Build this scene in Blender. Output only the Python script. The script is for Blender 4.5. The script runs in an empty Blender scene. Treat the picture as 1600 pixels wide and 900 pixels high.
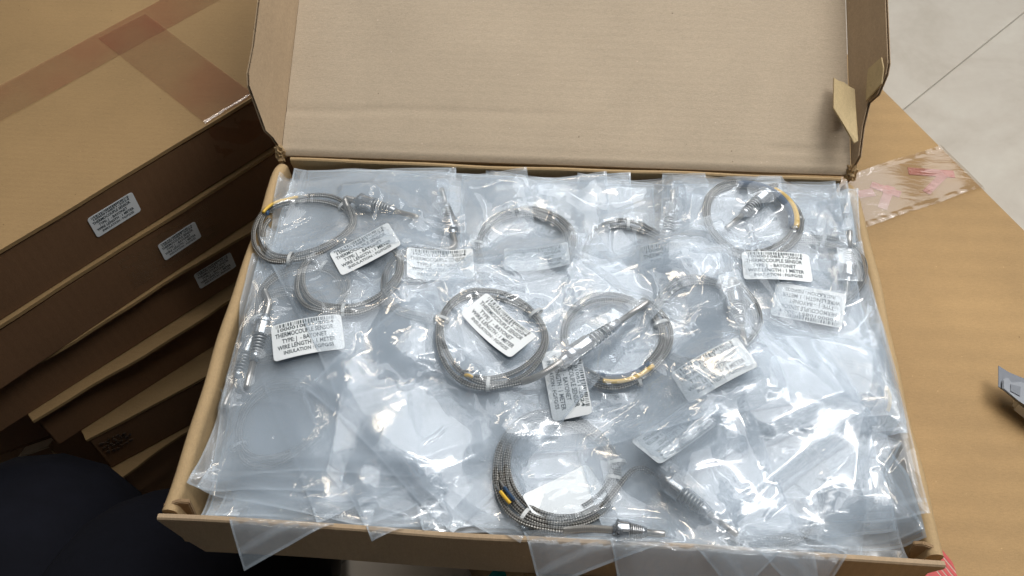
import bpy, bmesh, math, random
import numpy as np
from mathutils import Vector, Matrix
random.seed(7); rng = np.random.default_rng(11)
C = bpy.context.scene.collection
sc = bpy.context.scene
PI = math.pi
Z0 = 0.506            # height of the open tray's rim above the floor; everything below is measured from that rim

# ------------------------------------------------------------------ camera
FPX = 1400.0
RC = np.array([[0.99748052, 0.06853377, -0.01832307],
               [0.04297596, -0.78926639, -0.61254521],
               [-0.05644182, 0.61021446, -0.79022316]])   # rows: camera right, down, forward
CP = np.array([0.24578999, -0.21605144, 0.52414068])
cam = bpy.data.cameras.new('camera'); camo = bpy.data.objects.new('camera', cam); C.objects.link(camo)
m = Matrix.Identity(4)
for i in range(3):
    m[i][0] = RC[0][i]; m[i][1] = -RC[1][i]; m[i][2] = -RC[2][i]
q, r_, s_ = np.linalg.svd(RC)
m.translation = Vector((CP[0], CP[1], CP[2] + Z0))
camo.matrix_world = m
cam.sensor_width = 36; cam.lens = FPX / 1600 * 36; cam.clip_start = 0.02; cam.clip_end = 60
sc.camera = camo

# ------------------------------------------------------------------ light
w = bpy.data.worlds.new('World'); sc.world = w; w.use_nodes = True
bgn = w.node_tree.nodes['Background']; bgn.inputs[0].default_value = (0.86, 0.93, 1.0, 1); bgn.inputs[1].default_value = 0.13
def area(name, loc, target, sx, sy, power, col):
    l = bpy.data.lights.new(name, 'AREA'); l.shape = 'RECTANGLE'; l.size = sx; l.size_y = sy; l.energy = power; l.color = col
    o = bpy.data.objects.new(name, l); C.objects.link(o); o.location = (loc[0], loc[1], loc[2] + Z0)
    d = Vector(target) - Vector(loc); o.rotation_euler = d.to_track_quat('-Z', 'Y').to_euler()
    return o
area('overhead_light', (0.95, 1.35, 2.4), (0.4, 0.2, 0), 2.6, 2.6, 74, (0.985, 0.985, 0.985))  # added broad soft panel, stands in for light bounced off the ceiling
area('overhead_light', (1.30, 0.40, 1.9), (0.4, 0.2, 0), 0.08, 0.9, 17, (1.0, 0.97, 0.93))
area('overhead_light', (-0.21, 1.25, 2.0), (0.2, 0.2, 0), 0.9, 0.07, 7, (1.0, 0.82, 0.62))
area('overhead_light', (0.70, 2.05, 2.0), (0.2, 0.2, 0), 1.2, 0.05, 4, (0.94, 0.97, 1.0))

sc.view_settings.view_transform = 'Standard'; sc.view_settings.look = 'None'
sc.view_settings.exposure = -0.13; sc.view_settings.gamma = 1.0
try: sc.view_settings.use_curve_mapping = False
except Exception: pass
cy = sc.cycles
cy.transparent_max_bounces = 64; cy.max_bounces = 5; cy.diffuse_bounces = 3; cy.glossy_bounces = 2; cy.transmission_bounces = 4
cy.use_denoising = True; cy.use_adaptive_sampling = True; cy.adaptive_threshold = 0.03; cy.adaptive_min_samples = 16; cy.sample_clamp_indirect = 4.0; cy.caustics_reflective = False; cy.caustics_refractive = False
try: cy.denoiser = 'OPENIMAGEDENOISE'; cy.denoising_prefilter = 'ACCURATE'
except Exception: pass

# ------------------------------------------------------------------ helpers
def onz(u, v, z):
    d = RC.T @ np.array([(u - 800) / FPX, (v - 450) / FPX, 1.0])
    p = CP + d * (z - CP[2]) / d[2]
    return p
def mesh_obj(name, verts, faces, mat, parent=None, smooth=False, uv=None, loc=None):
    me = bpy.data.meshes.new(name)
    me.from_pydata([tuple(map(float, v)) for v in verts], [], [tuple(map(int, f)) for f in faces])
    return finish(name, me, mat, parent, smooth, uv, loc)
def finish(name, me, mat, parent=None, smooth=False, uv=None, loc=None):
    if smooth:
        me.polygons.foreach_set('use_smooth', [True] * len(me.polygons))
    if uv is not None:
        ul = me.uv_layers.new(name='UVMap'); li = np.zeros(len(me.loops), dtype=np.int32)
        me.loops.foreach_get('vertex_index', li)
        ul.data.foreach_set('uv', np.asarray(uv, dtype=np.float32)[li].ravel())
    for mm in (mat if isinstance(mat, (list, tuple)) else [mat]):
        if mm: me.materials.append(mm)
    o = bpy.data.objects.new(name, me); C.objects.link(o)
    if loc is not None: o.location = loc
    if parent is not None: o.parent = parent
    else: o.location.z += Z0
    me.update()
    return o
def empty(name, loc):
    o = bpy.data.objects.new(name, None); C.objects.link(o); o.location = (loc[0], loc[1], loc[2] + Z0); o.empty_display_size = 0.02
    return o
def tag(o, label, cat, group=None):
    o['label'] = label; o['category'] = cat
    if group: o['group'] = group
    return o
def bm_obj(name, bm, mat, parent=None, smooth=False, loc=None):
    me = bpy.data.meshes.new(name); bmesh.ops.recalc_face_normals(bm, faces=bm.faces); bm.to_mesh(me); bm.free()
    return finish(name, me, mat, parent, smooth, None, loc)
def prism(poly, origin, ax, ay, az, depth, bevel=0.0):
    """polygon in the (ax, ay) plane at origin, thickened along az"""
    bm = bmesh.new(); o = Vector(origin); ax, ay, az = Vector(ax), Vector(ay), Vector(az)
    a = [bm.verts.new(o + ax * p[0] + ay * p[1]) for p in poly]
    b = [bm.verts.new(o + ax * p[0] + ay * p[1] + az * depth) for p in poly]
    n = len(poly)
    bm.faces.new(a); bm.faces.new(b[::-1])
    for i in range(n): bm.faces.new((a[i], b[i], b[(i + 1) % n], a[(i + 1) % n]))
    if bevel: bmesh.ops.bevel(bm, geom=list(bm.edges), offset=bevel, segments=2, affect='EDGES')
    return bm
def add_box(bm, c, ax, ay, az, sx, sy, sz):
    c = Vector(c); ax, ay, az = Vector(ax), Vector(ay), Vector(az); vs = []
    for k in (-1, 1):
        for j in (-1, 1):
            for i in (-1, 1): vs.append(bm.verts.new(c + ax * sx * i / 2 + ay * sy * j / 2 + az * sz * k / 2))
    for f in ((0, 2, 3, 1), (4, 5, 7, 6), (0, 1, 5, 4), (2, 6, 7, 3), (0, 4, 6, 2), (1, 3, 7, 5)): bm.faces.new([vs[i] for i in f])
def tube(path, radius, sides=8, cap=True):
    P = np.asarray(path, float); n = len(P); T = np.gradient(P, axis=0); T /= np.linalg.norm(T, axis=1)[:, None] + 1e-12
    up = np.array([0, 0, 1.0]); V, F, UV = [], [], []
    rad = np.broadcast_to(np.asarray(radius, float), (n,))
    L = np.concatenate([[0], np.cumsum(np.linalg.norm(np.diff(P, axis=0), axis=1))])
    prev = None
    for i in range(n):
        t = T[i]; nrm = up - t * (up @ t) if prev is None else prev - t * (prev @ t)
        if np.linalg.norm(nrm) < 1e-4: nrm = np.array([1.0, 0, 0]) - t * t[0]
        nrm /= np.linalg.norm(nrm); prev = nrm; b = np.cross(t, nrm)
        for k in range(sides + 1):
            a = 2 * PI * k / sides
            V.append(P[i] + rad[i] * (math.cos(a) * nrm + math.sin(a) * b)); UV.append((L[i], k / sides))
    s = sides + 1
    for i in range(n - 1):
        for k in range(sides): F.append((i * s + k, i * s + k + 1, (i + 1) * s + k + 1, (i + 1) * s + k))
    if cap:
        F.append(tuple(range(sides))[::-1]); F.append(tuple((n - 1) * s + k for k in range(sides)))
    return V, F, UV
def merge(parts):
    V, F, UV = [], [], []
    for v, f, u in parts:
        o = len(V); V += list(v); UV += list(u); F += [tuple(i + o for i in ff) for ff in f]
    return V, F, UV
def lathe(profile, o, axis, sides=20):
    """profile: (distance along axis, radius) pairs"""
    a = np.asarray(axis, float); a /= np.linalg.norm(a); up = np.array([0, 0, 1.0]); n = up - a * (up @ a); n /= np.linalg.norm(n); b = np.cross(a, n)
    V, F, UV = [], [], []
    for (d, r) in profile:
        for k in range(sides):
            t = 2 * PI * k / sides; V.append(np.asarray(o) + a * d + r * (math.cos(t) * n + math.sin(t) * b)); UV.append((d, k / sides))
    for i in range(len(profile) - 1):
        for k in range(sides):
            k2 = (k + 1) % sides; F.append((i * sides + k, (i + 1) * sides + k, (i + 1) * sides + k2, i * sides + k2))
    F.append(tuple(range(sides))); F.append(tuple((len(profile) - 1) * sides + k for k in range(sides))[::-1])
    return V, F, UV

# ------------------------------------------------------------------ materials
def newmat(name):
    m_ = bpy.data.materials.new(name); m_.use_nodes = True; nt = m_.node_tree; nt.nodes.clear()
    out = nt.nodes.new('ShaderNodeOutputMaterial'); return m_, nt, out
def N(nt, t, **kw):
    n = nt.nodes.new(t)
    for k, v in kw.items():
        if k.startswith('i_'): n.inputs[k[2:].replace('_', ' ')].default_value = v
        else: setattr(n, k, v)
    return n
def math_(nt, op, a, b=None, clamp=False):
    n = nt.nodes.new('ShaderNodeMath'); n.operation = op; n.use_clamp = clamp
    for i, x in enumerate((a, b)):
        if x is None: continue
        if isinstance(x, (int, float)): n.inputs[i].default_value = x
        else: nt.links.new(x, n.inputs[i])
    return n.outputs[0]
def mixc(nt, fac, a, b, mode='MIX'):
    n = nt.nodes.new('ShaderNodeMix'); n.data_type = 'RGBA'; n.blend_type = mode
    for s, x in ((n.inputs[0], fac), (n.inputs[6], a), (n.inputs[7], b)):
        if isinstance(x, (int, float)): s.default_value = x
        elif isinstance(x, tuple): s.default_value = (*x, 1) if len(x) == 3 else x
        else: nt.links.new(x, s)
    return n.outputs[2]
def ramp(nt, src, pts):
    n = nt.nodes.new('ShaderNodeValToRGB'); cr = n.color_ramp
    while len(cr.elements) < len(pts): cr.elements.new(0.5)
    for e, (p, c) in zip(cr.elements, pts): e.position = p; e.color = (c, c, c, 1) if isinstance(c, (int, float)) else (*c, 1)
    nt.links.new(src, n.inputs[0]); return n.outputs[0]
def noise(nt, coord, scale, detail=4, rough=0.55, dist=0.0, vec_scale=None):
    if vec_scale:
        mp = nt.nodes.new('ShaderNodeMapping'); mp.inputs['Scale'].default_value = vec_scale; nt.links.new(coord, mp.inputs[0]); coord = mp.outputs[0]
    n = nt.nodes.new('ShaderNodeTexNoise'); n.inputs['Scale'].default_value = scale; n.inputs['Detail'].default_value = detail
    n.inputs['Roughness'].default_value = rough; n.inputs['Distortion'].default_value = dist
    nt.links.new(coord, n.inputs['Vector']); return n.outputs[0]
def simple(name, col, rough=0.5, metal=0.0, noise_amt=0.0, nscale=60, spec=0.5, bump=0.0):
    m_, nt, out = newmat(name); b = N(nt, 'ShaderNodeBsdfPrincipled'); nt.links.new(b.outputs[0], out.inputs[0])
    b.inputs['Roughness'].default_value = rough; b.inputs['Metallic'].default_value = metal; b.inputs['Specular IOR Level'].default_value = spec
    tc = N(nt, 'ShaderNodeTexCoord'); n = noise(nt, tc.outputs['Object'], nscale, 5)
    f = math_(nt, 'ADD', math_(nt, 'MULTIPLY', math_(nt, 'SUBTRACT', n, 0.5), 2 * noise_amt), 1.0)
    cc = N(nt, 'ShaderNodeCombineColor'); [nt.links.new(f, cc.inputs[i]) for i in range(3)]
    nt.links.new(mixc(nt, 1.0, col, cc.outputs[0], 'MULTIPLY'), b.inputs['Base Color'])
    if bump:
        bp = N(nt, 'ShaderNodeBump'); bp.inputs['Strength'].default_value = bump; bp.inputs['Distance'].default_value = 0.001
        nt.links.new(n, bp.inputs['Height']); nt.links.new(bp.outputs[0], b.inputs['Normal'])
    return m_
def cardboard(name, col, flute_axis='X', flute=0.16, rough=0.75, spots=1.0, pitch=0.0065, sheen=0.25, blotch=0.22):
    m_, nt, out = newmat(name); b = N(nt, 'ShaderNodeBsdfPrincipled'); nt.links.new(b.outputs[0], out.inputs[0])
    tc = N(nt, 'ShaderNodeTexCoord'); co = tc.outputs['Object']
    big = noise(nt, co, 7, 4, 0.6); fine = noise(nt, co, 900, 3, 0.7); fib = noise(nt, co, 260, 4, 0.7, 0.6, (1, 3.5, 1) if flute_axis == 'X' else (3.5, 1, 1))
    f = math_(nt, 'ADD', math_(nt, 'MULTIPLY', math_(nt, 'SUBTRACT', big, 0.5), 2 * blotch), 1.0)
    f = math_(nt, 'ADD', f, math_(nt, 'MULTIPLY', math_(nt, 'SUBTRACT', fine, 0.5), 0.34))
    f = math_(nt, 'ADD', f, math_(nt, 'MULTIPLY', math_(nt, 'SUBTRACT', fib, 0.5), 0.40))
    wv = N(nt, 'ShaderNodeTexWave', wave_type='BANDS', bands_direction='Y' if flute_axis == 'X' else 'X'); nt.links.new(co, wv.inputs['Vector'])
    wv.inputs['Scale'].default_value = 2 * PI / pitch / 20; wv.inputs['Distortion'].default_value = 0.35; wv.inputs['Detail'].default_value = 1.0; wv.inputs['Detail Scale'].default_value = 0.4
    wmask = math_(nt, 'MULTIPLY', wv.outputs[1], ramp(nt, noise(nt, co, 5, 2), [(0.4, 0.15), (0.65, 1.0)]))
    f = math_(nt, 'ADD', f, math_(nt, 'MULTIPLY', math_(nt, 'SUBTRACT', wmask, 0.4), flute * 0.35))
    cc = N(nt, 'ShaderNodeCombineColor'); [nt.links.new(f, cc.inputs[i]) for i in range(3)]
    base = mixc(nt, 1.0, col, cc.outputs[0], 'MULTIPLY')
    vo = N(nt, 'ShaderNodeTexVoronoi', i_Scale=70.0); nt.links.new(co, vo.inputs['Vector'])
    sp = math_(nt, 'MULTIPLY', math_(nt, 'LESS_THAN', vo.outputs['Distance'], 0.05), math_(nt, 'GREATER_THAN', noise(nt, co, 33, 1), 0.60))
    base = mixc(nt, math_(nt, 'MULTIPLY', sp, 0.55 * spots), base, (col[0] * 0.30, col[1] * 0.25, col[2] * 0.2))
    v2 = N(nt, 'ShaderNodeTexVoronoi', i_Scale=120.0); nt.links.new(co, v2.inputs['Vector'])
    s2 = math_(nt, 'MULTIPLY', math_(nt, 'LESS_THAN', v2.outputs['Distance'], 0.07), math_(nt, 'GREATER_THAN', noise(nt, co, 41, 1), 0.60))
    base = mixc(nt, math_(nt, 'MULTIPLY', s2, 0.4 * spots), base, (min(1, col[0] * 1.7), min(1, col[1] * 1.8), min(1, col[2] * 2.0)))
    nt.links.new(base, b.inputs['Base Color']); b.inputs['Roughness'].default_value = rough; b.inputs['Specular IOR Level'].default_value = sheen
    bp = N(nt, 'ShaderNodeBump'); bp.inputs['Strength'].default_value = 0.5; bp.inputs['Distance'].default_value = 0.0006
    h = math_(nt, 'ADD', math_(nt, 'MULTIPLY', wmask, flute * 1.5), math_(nt, 'MULTIPLY', fib, 0.5)); h = math_(nt, 'ADD', h, math_(nt, 'MULTIPLY', big, 2.0))
    nt.links.new(h, bp.inputs['Height']); nt.links.new(bp.outputs[0], b.inputs['Normal'])
    return m_
M = {}
M['liner'] = cardboard('liner_kraft', (0.485, 0.393, 0.285), 'X', 0.06)
M['wall'] = cardboard('wall_kraft', (0.44, 0.31, 0.165), 'Y', 0.10)
M['flap'] = cardboard('flap_kraft', (0.43, 0.315, 0.20), 'Y', 0.14)
M['torn'] = cardboard('torn_kraft', (0.50, 0.385, 0.21), 'Y', 0.08)
M['carton'] = cardboard('carton_kraft', (0.40, 0.255, 0.112), 'X', 0.30, 0.6, 1.0, 0.02, 0.25, 0.32)
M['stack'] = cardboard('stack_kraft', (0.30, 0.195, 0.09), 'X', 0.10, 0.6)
M['stack_shaded'] = cardboard('stack_kraft_shaded', (0.18, 0.098, 0.05), 'X', 0.10, 0.7)  # same kraft darkened: shade on the box sides is put into the colour
M['edge'] = cardboard('cut_edge_kraft', (0.30, 0.20, 0.11), 'X', 0.6, 0.9, 0.3, 0.004)
M['pale_edge'] = cardboard('folded_edge_kraft', (0.52, 0.40, 0.26), 'X', 0.2, 0.7)
M['metal'] = simple('nickel_plate', (0.46, 0.49, 0.52), 0.24, 0.85, 0.06, 300)
M['steel'] = simple('probe_steel', (0.50, 0.475, 0.44), 0.30, 0.8, 0.05, 200)
M['spring'] = simple('spring_steel', (0.45, 0.46, 0.47), 0.28, 0.8, 0.05, 200)
M['yellow'] = simple('yellow_insulation', (0.80, 0.50, 0.06), 0.45, 0, 0.12, 500)
M['blue'] = simple('blue_insulation', (0.022, 0.06, 0.13), 0.45, 0, 0.12, 500)
M['tin'] = simple('tinned_end', (0.6, 0.58, 0.55), 0.35, 1.0)
M['tie'] = simple('nylon_tie', (0.56, 0.58, 0.58), 0.35, 0, 0.05)
M['paper'] = simple('sticker_paper', (0.83, 0.87, 0.89), 0.42, 0, 0.03, 900)
M['ink'] = simple('sticker_ink', (0.022, 0.045, 0.06), 0.55, 0, 0.5, 2500)
M['trouser'] = simple('navy_cloth', (0.004, 0.0045, 0.008), 0.9, 0, 0.5, 30, 0.15, 1.0)
M['shoe'] = simple('black_leather', (0.01, 0.01, 0.012), 0.5, 0, 0.2)
M['skin'] = simple('skin', (0.42, 0.25, 0.17), 0.5, 0, 0.1)
M['teal'] = simple('teal_plastic', (0.0, 0.30, 0.28), 0.35, 0, 0.08)
M['blade'] = simple('blade_steel', (0.10, 0.105, 0.115), 0.38, 0.9, 0.12, 400)
M['silver'] = simple('silver_sheath', (0.13, 0.135, 0.145), 0.30, 0.9, 0.05, 300)
M['grip'] = simple('grey_plastic_grip', (0.50, 0.50, 0.48), 0.4, 0, 0.06)
M['red'] = simple('red_print', (0.50, 0.025, 0.022), 0.5, 0, 0.12, 200)
M['pale_print'] = simple('pale_print', (0.62, 0.45, 0.36), 0.6, 0, 0.1, 200)
M['stamp'] = simple('stamp_ink', (0.07, 0.045, 0.03), 0.8, 0, 0.5, 600)
M['grout'] = simple('grout', (0.40, 0.37, 0.32), 0.8, 0, 0.1)
def braid_mat():
    m_, nt, out = newmat('braided_steel'); b = N(nt, 'ShaderNodeBsdfPrincipled'); nt.links.new(b.outputs[0], out.inputs[0])
    uv = N(nt, 'ShaderNodeUVMap'); sx = N(nt, 'ShaderNodeSeparateXYZ'); nt.links.new(uv.outputs[0], sx.inputs[0])
    a = math_(nt, 'MULTIPLY', sx.outputs[0], 2 * PI / 0.0034); v = math_(nt, 'MULTIPLY', sx.outputs[1], 2 * PI * 3)
    s1 = math_(nt, 'SINE', math_(nt, 'ADD', a, v)); s2 = math_(nt, 'SINE', math_(nt, 'SUBTRACT', a, v))
    h = math_(nt, 'MULTIPLY', s1, s2); tc = N(nt, 'ShaderNodeTexCoord')
    nz = noise(nt, tc.outputs['Object'], 900, 2)
    f = math_(nt, 'ADD', math_(nt, 'MULTIPLY', h, 0.5), nz)
    nt.links.new(ramp(nt, f, [(0.1, (0.11, 0.105, 0.095)), (0.5, (0.30, 0.29, 0.27)), (0.95, (0.62, 0.61, 0.58))]), b.inputs['Base Color'])
    b.inputs['Metallic'].default_value = 0.65; b.inputs['Roughness'].default_value = 0.38
    bp = N(nt, 'ShaderNodeBump'); bp.inputs['Strength'].default_value = 0.8; bp.inputs['Distance'].default_value = 0.0006
    nt.links.new(h, bp.inputs['Height']); nt.links.new(bp.outputs[0], b.inputs['Normal']); return m_
M['braid'] = braid_mat()
def film_mat(name, haze, tint, rough, edge_w=0.0014):
    """thin polythene: mostly see-through, a little milky, mirror-like where it bends; its folds are in the mesh"""
    m_, nt, out = newmat(name)
    lw = N(nt, 'ShaderNodeLayerWeight', i_Blend=0.5)
    fr = math_(nt, 'ADD', math_(nt, 'MULTIPLY', math_(nt, 'POWER', lw.outputs['Facing'], 5.0), 0.85), 0.04, True)
    uv = N(nt, 'ShaderNodeUVMap'); sx = N(nt, 'ShaderNodeSeparateXYZ'); nt.links.new(uv.outputs[0], sx.inputs[0])
    e = math_(nt, 'LESS_THAN', sx.outputs[0], edge_w)
    seal = math_(nt, 'COMPARE', sx.outputs[1], 0.009); seal.node.inputs[2].default_value = 0.0016
    hz = math_(nt, 'ADD', math_(nt, 'MULTIPLY', e, 0.13), haze); hz = math_(nt, 'ADD', hz, math_(nt, 'MULTIPLY', seal, 0.10), True)
    tr = N(nt, 'ShaderNodeBsdfTransparent'); tr.inputs[0].default_value = (0.985, 0.99, 0.995, 1)
    df = N(nt, 'ShaderNodeBsdfDiffuse'); df.inputs[0].default_value = (*tint, 1); tl = N(nt, 'ShaderNodeBsdfTranslucent'); tl.inputs[0].default_value = (*tint, 1)
    ms = N(nt, 'ShaderNodeMixShader'); ms.inputs[0].default_value = 0.18; nt.links.new(df.outputs[0], ms.inputs[1]); nt.links.new(tl.outputs[0], ms.inputs[2])
    m1 = N(nt, 'ShaderNodeMixShader'); nt.links.new(hz, m1.inputs[0]); nt.links.new(tr.outputs[0], m1.inputs[1]); nt.links.new(ms.outputs[0], m1.inputs[2])
    gl = N(nt, 'ShaderNodeBsdfGlossy'); gl.inputs['Color'].default_value = (0.97, 0.985, 1, 1); gl.inputs['Roughness'].default_value = rough
    m2 = N(nt, 'ShaderNodeMixShader'); nt.links.new(fr, m2.inputs[0]); nt.links.new(m1.outputs[0], m2.inputs[1]); nt.links.new(gl.outputs[0], m2.inputs[2])
    nt.links.new(m2.outputs[0], out.inputs[0]); return m_
TINT = (0.80, 0.905, 1.0)
M['film'] = film_mat('polythene_film', 0.145, TINT, 0.08)
M['film_m'] = film_mat('milky_polythene_film', 0.24, TINT, 0.20)
def tape_mat(name, tint, amt, bumpd):
    m_, nt, out = newmat(name); tc = N(nt, 'ShaderNodeTexCoord'); co = tc.outputs['Object']
    n1 = noise(nt, co, 40, 3, 0.5, 0.8, (1, 3, 1)); n2 = noise(nt, co, 10, 3)
    bp = N(nt, 'ShaderNodeBump'); bp.inputs['Strength'].default_value = 1.0; bp.inputs['Distance'].default_value = bumpd; nt.links.new(n1, bp.inputs['Height'])
    tr = N(nt, 'ShaderNodeBsdfTransparent'); tr.inputs[0].default_value = (0.95, 0.93, 0.9, 1)
    df = N(nt, 'ShaderNodeBsdfDiffuse'); df.inputs[0].default_value = (*tint, 1)
    m1 = N(nt, 'ShaderNodeMixShader'); nt.links.new(math_(nt, 'MULTIPLY', ramp(nt, n2, [(0.38, 0.3), (0.62, 1.25)]), amt), m1.inputs[0]); nt.links.new(tr.outputs[0], m1.inputs[1]); nt.links.new(df.outputs[0], m1.inputs[2])
    gl = N(nt, 'ShaderNodeBsdfGlossy'); gl.inputs['Roughness'].default_value = 0.12; nt.links.new(bp.outputs[0], gl.inputs['Normal'])
    m2 = N(nt, 'ShaderNodeMixShader'); m2.inputs[0].default_value = 0.085; nt.links.new(m1.outputs[0], m2.inputs[1]); nt.links.new(gl.outputs[0], m2.inputs[2])
    nt.links.new(m2.outputs[0], out.inputs[0]); return m_
M['tape_red'] = tape_mat('red_tinted_tape', (0.40, 0.13, 0.07), 0.19, 0.0008)
M['tape_clear'] = tape_mat('clear_tape', (0.60, 0.42, 0.26), 0.08, 0.0002)
M['tape_print'] = tape_mat('red_tape_print', (0.52, 0.085, 0.03), 0.75, 0.0002)
def tile_mat():
    m_, nt, out = newmat('vitrified_tile'); b = N(nt, 'ShaderNodeBsdfPrincipled'); nt.links.new(b.outputs[0], out.inputs[0])
    tc = N(nt, 'ShaderNodeTexCoord'); oi = N(nt, 'ShaderNodeObjectInfo'); off = N(nt, 'ShaderNodeVectorMath', operation='ADD'); nt.links.new(tc.outputs['Object'], off.inputs[0])
    cx = N(nt, 'ShaderNodeCombineXYZ'); nt.links.new(math_(nt, 'MULTIPLY', oi.outputs['Random'], 20.0), cx.inputs[2]); nt.links.new(cx.outputs[0], off.inputs[1]); co = off.outputs[0]
    n1 = noise(nt, co, 5, 6, 0.6, 1.2); n2 = noise(nt, co, 60, 4)
    f = math_(nt, 'ADD', math_(nt, 'MULTIPLY', n1, 0.8), math_(nt, 'MULTIPLY', n2, 0.2))
    nt.links.new(ramp(nt, f, [(0.3, (0.48, 0.43, 0.355)), (0.5, (0.56, 0.51, 0.435)), (0.7, (0.62, 0.58, 0.50))]), b.inputs['Base Color'])
    b.inputs['Roughness'].default_value = 0.35; return m_
M['tile'] = tile_mat()

# ------------------------------------------------------------------ floor of vitrified tiles
ZF = -Z0
fl = mesh_obj('floor', [(-6, -6, ZF - 0.03), (8, -6, ZF - 0.03), (8, 8, ZF - 0.03), (-6, 8, ZF - 0.03),
                        (-6, -6, ZF - 0.0025), (8, -6, ZF - 0.0025), (8, 8, ZF - 0.0025), (-6, 8, ZF - 0.0025)],
              [(3, 2, 1, 0), (4, 5, 6, 7), (0, 1, 5, 4), (1, 2, 6, 5), (2, 3, 7, 6), (3, 0, 4, 7)], M['grout'])
fl['kind'] = 'structure'
g0, g1 = onz(1420, 165, ZF), onz(1600, 20, ZF); gd = (g1 - g0)[:2]; gd /= np.linalg.norm(gd); gn = np.array([gd[1], -gd[0]]); TS = 0.60
bm = prism([(-TS / 2 + .0012, -TS / 2 + .0012), (TS / 2 - .0012, -TS / 2 + .0012), (TS / 2 - .0012, TS / 2 - .0012), (-TS / 2 + .0012, TS / 2 - .0012)], (0, 0, -0.008), (gd[0], gd[1], 0), (-gd[1], gd[0], 0), (0, 0, 1), 0.008, 0.0008)
tme = None
for i in range(-4, 5):
    for j in range(-4, 5):
        c = g0[:2] + gd * TS * (i + 0.21) + gn * TS * (j + 0.5)
        if tme is None:
            o = bm_obj('tile', bm, M['tile'], fl, False, (c[0], c[1], ZF)); tme = o.data
        else:
            o = bpy.data.objects.new('tile', tme); C.objects.link(o); o.location = (c[0], c[1], ZF); o.parent = fl

# ------------------------------------------------------------------ the open tray with its lid
W, D, HT = 0.48, 0.3187, 0.052
tray = empty('mailer_box', (W / 2, D / 2, -HT))
tag(tray, 'open shallow cardboard box full of clear bagged sensors, lid folded back', 'cardboard box')
TO = Vector((W / 2, D / 2, -HT))
def rel(bm, o=TO):
    bmesh.ops.translate(bm, verts=bm.verts, vec=-o); return bm
bm = bmesh.new(); add_box(bm, (W / 2, D / 2, -HT + 0.0015), (1, 0, 0), (0, 1, 0), (0, 0, 1), W - 0.004, D - 0.004, 0.003); bm_obj('base', rel(bm), M['liner'], tray)
def side_wall(x0, sgn):
    # folded double wall with a soft rounded rim; sgn = direction of the inside
    prof = [(0.000, -HT), (0.0, -0.006)]
    for k in range(7):
        a = PI - PI * k / 6; prof.append((0.0048 + 0.0048 * math.cos(a), -0.0045 + 0.0045 * math.sin(a)))
    prof += [(0.0096, -0.006), (0.0118, -0.03), (0.0125, -HT)]
    n = 44; V, F = [], []
    for i in range(n + 1):
        y = 0.002 + (D - 0.006) * i / n; wob = 0.0007 * math.sin(y * 31 + x0 * 9) + 0.0004 * math.sin(y * 83)
        dz = 0.0
        if y > D - 0.022: dz = -((y - D + 0.022) / 0.022) ** 2 * 0.008
        for (px_, pz) in prof:
            V.append((x0 + sgn * (px_ + (wob if pz > -0.03 else 0)), y, pz + (dz if pz > -0.03 else 0)))
    k = len(prof)
    for i in range(n):
        for j in range(k - 1): F.append((i * k + j, (i + 1) * k + j, (i + 1) * k + j + 1, i * k + j + 1))
    F.append(tuple(range(k))); F.append(tuple(n * k + j for j in range(k))[::-1])
    me = bpy.data.meshes.new('side_wall'); me.from_pydata([tuple(Vector(v) - TO) for v in V], [], F)
    o = finish('side_wall', me, M['wall'], tray, True)
    md = o.modifiers.new('e', 'EDGE_SPLIT'); md.split_angle = math.radians(50); return o
side_wall(0.0, 1); side_wall(W, -1)
# front wall: thinner sheet, cut back at its lower ends
def sheet_wall(name, y0, y1, x0, x1, ch0, ch1, mat):
    n = 60; V, F = [], []
    for i in range(n + 1):
        f = i / n; x = x0 + (x1 - x0) * f
        zb = -HT
        if x - x0 < ch0: zb = -0.004 - (HT - 0.004) * min(1, (x - x0) / ch0)
        if x1 - x < ch1: zb = max(zb, -0.004 - (HT - 0.004) * min(1, (x1 - x) / ch1))
        top = 0.0004 * math.sin(x * 60) - 0.0015 * abs(math.sin(PI * f * 2)) * 0.4; yb = 0.0008 * math.sin(x * 23)
        V += [(x, y0 + yb, zb), (x, y0 + yb, top - 0.001), (x, y0 + yb + 0.001, top), (x, y1 + yb - 0.001, top), (x, y1 + yb, top - 0.001), (x, y1 + yb, zb)]
    for i in range(n):
        for j in range(6): F.append((i * 6 + j, i * 6 + (j + 1) % 6, (i + 1) * 6 + (j + 1) % 6, (i + 1) * 6 + j))
    F.append((0, 1, 2, 3, 4, 5)[::-1]); F.append(tuple(n * 6 + j for j in range(6)))
    bm_ = bmesh.new(); vs = [bm_.verts.new(Vector(v) - TO) for v in V]
    for f in F: bm_.faces.new([vs[i] for i in f])
    return bm_obj(name, bm_, mat, tray)
sheet_wall('front_wall', -0.0045, -0.0005, 0.0, W - 0.001, 0.014, 0.040, M['flap'])
sheet_wall('back_wall', D - 0.0045, D - 0.0010, 0.013, W - 0.013, 0.002, 0.002, M['wall'])
# corner tabs turned in at the two front corners
for x0, sg in ((0.001, 1), (W - 0.001, -1)):
    bm = prism([(0, -0.045), (0, -0.001), (0.010, 0.0005), (0.015, -0.003), (0.011, -0.046)], (x0, 0.004, 0), (sg, 0.28, 0), (0, 0, 1), (0, 1, 0), 0.003, 0.0006)
    bm_obj('corner_tab', rel(bm), M['edge'], tray)
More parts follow.
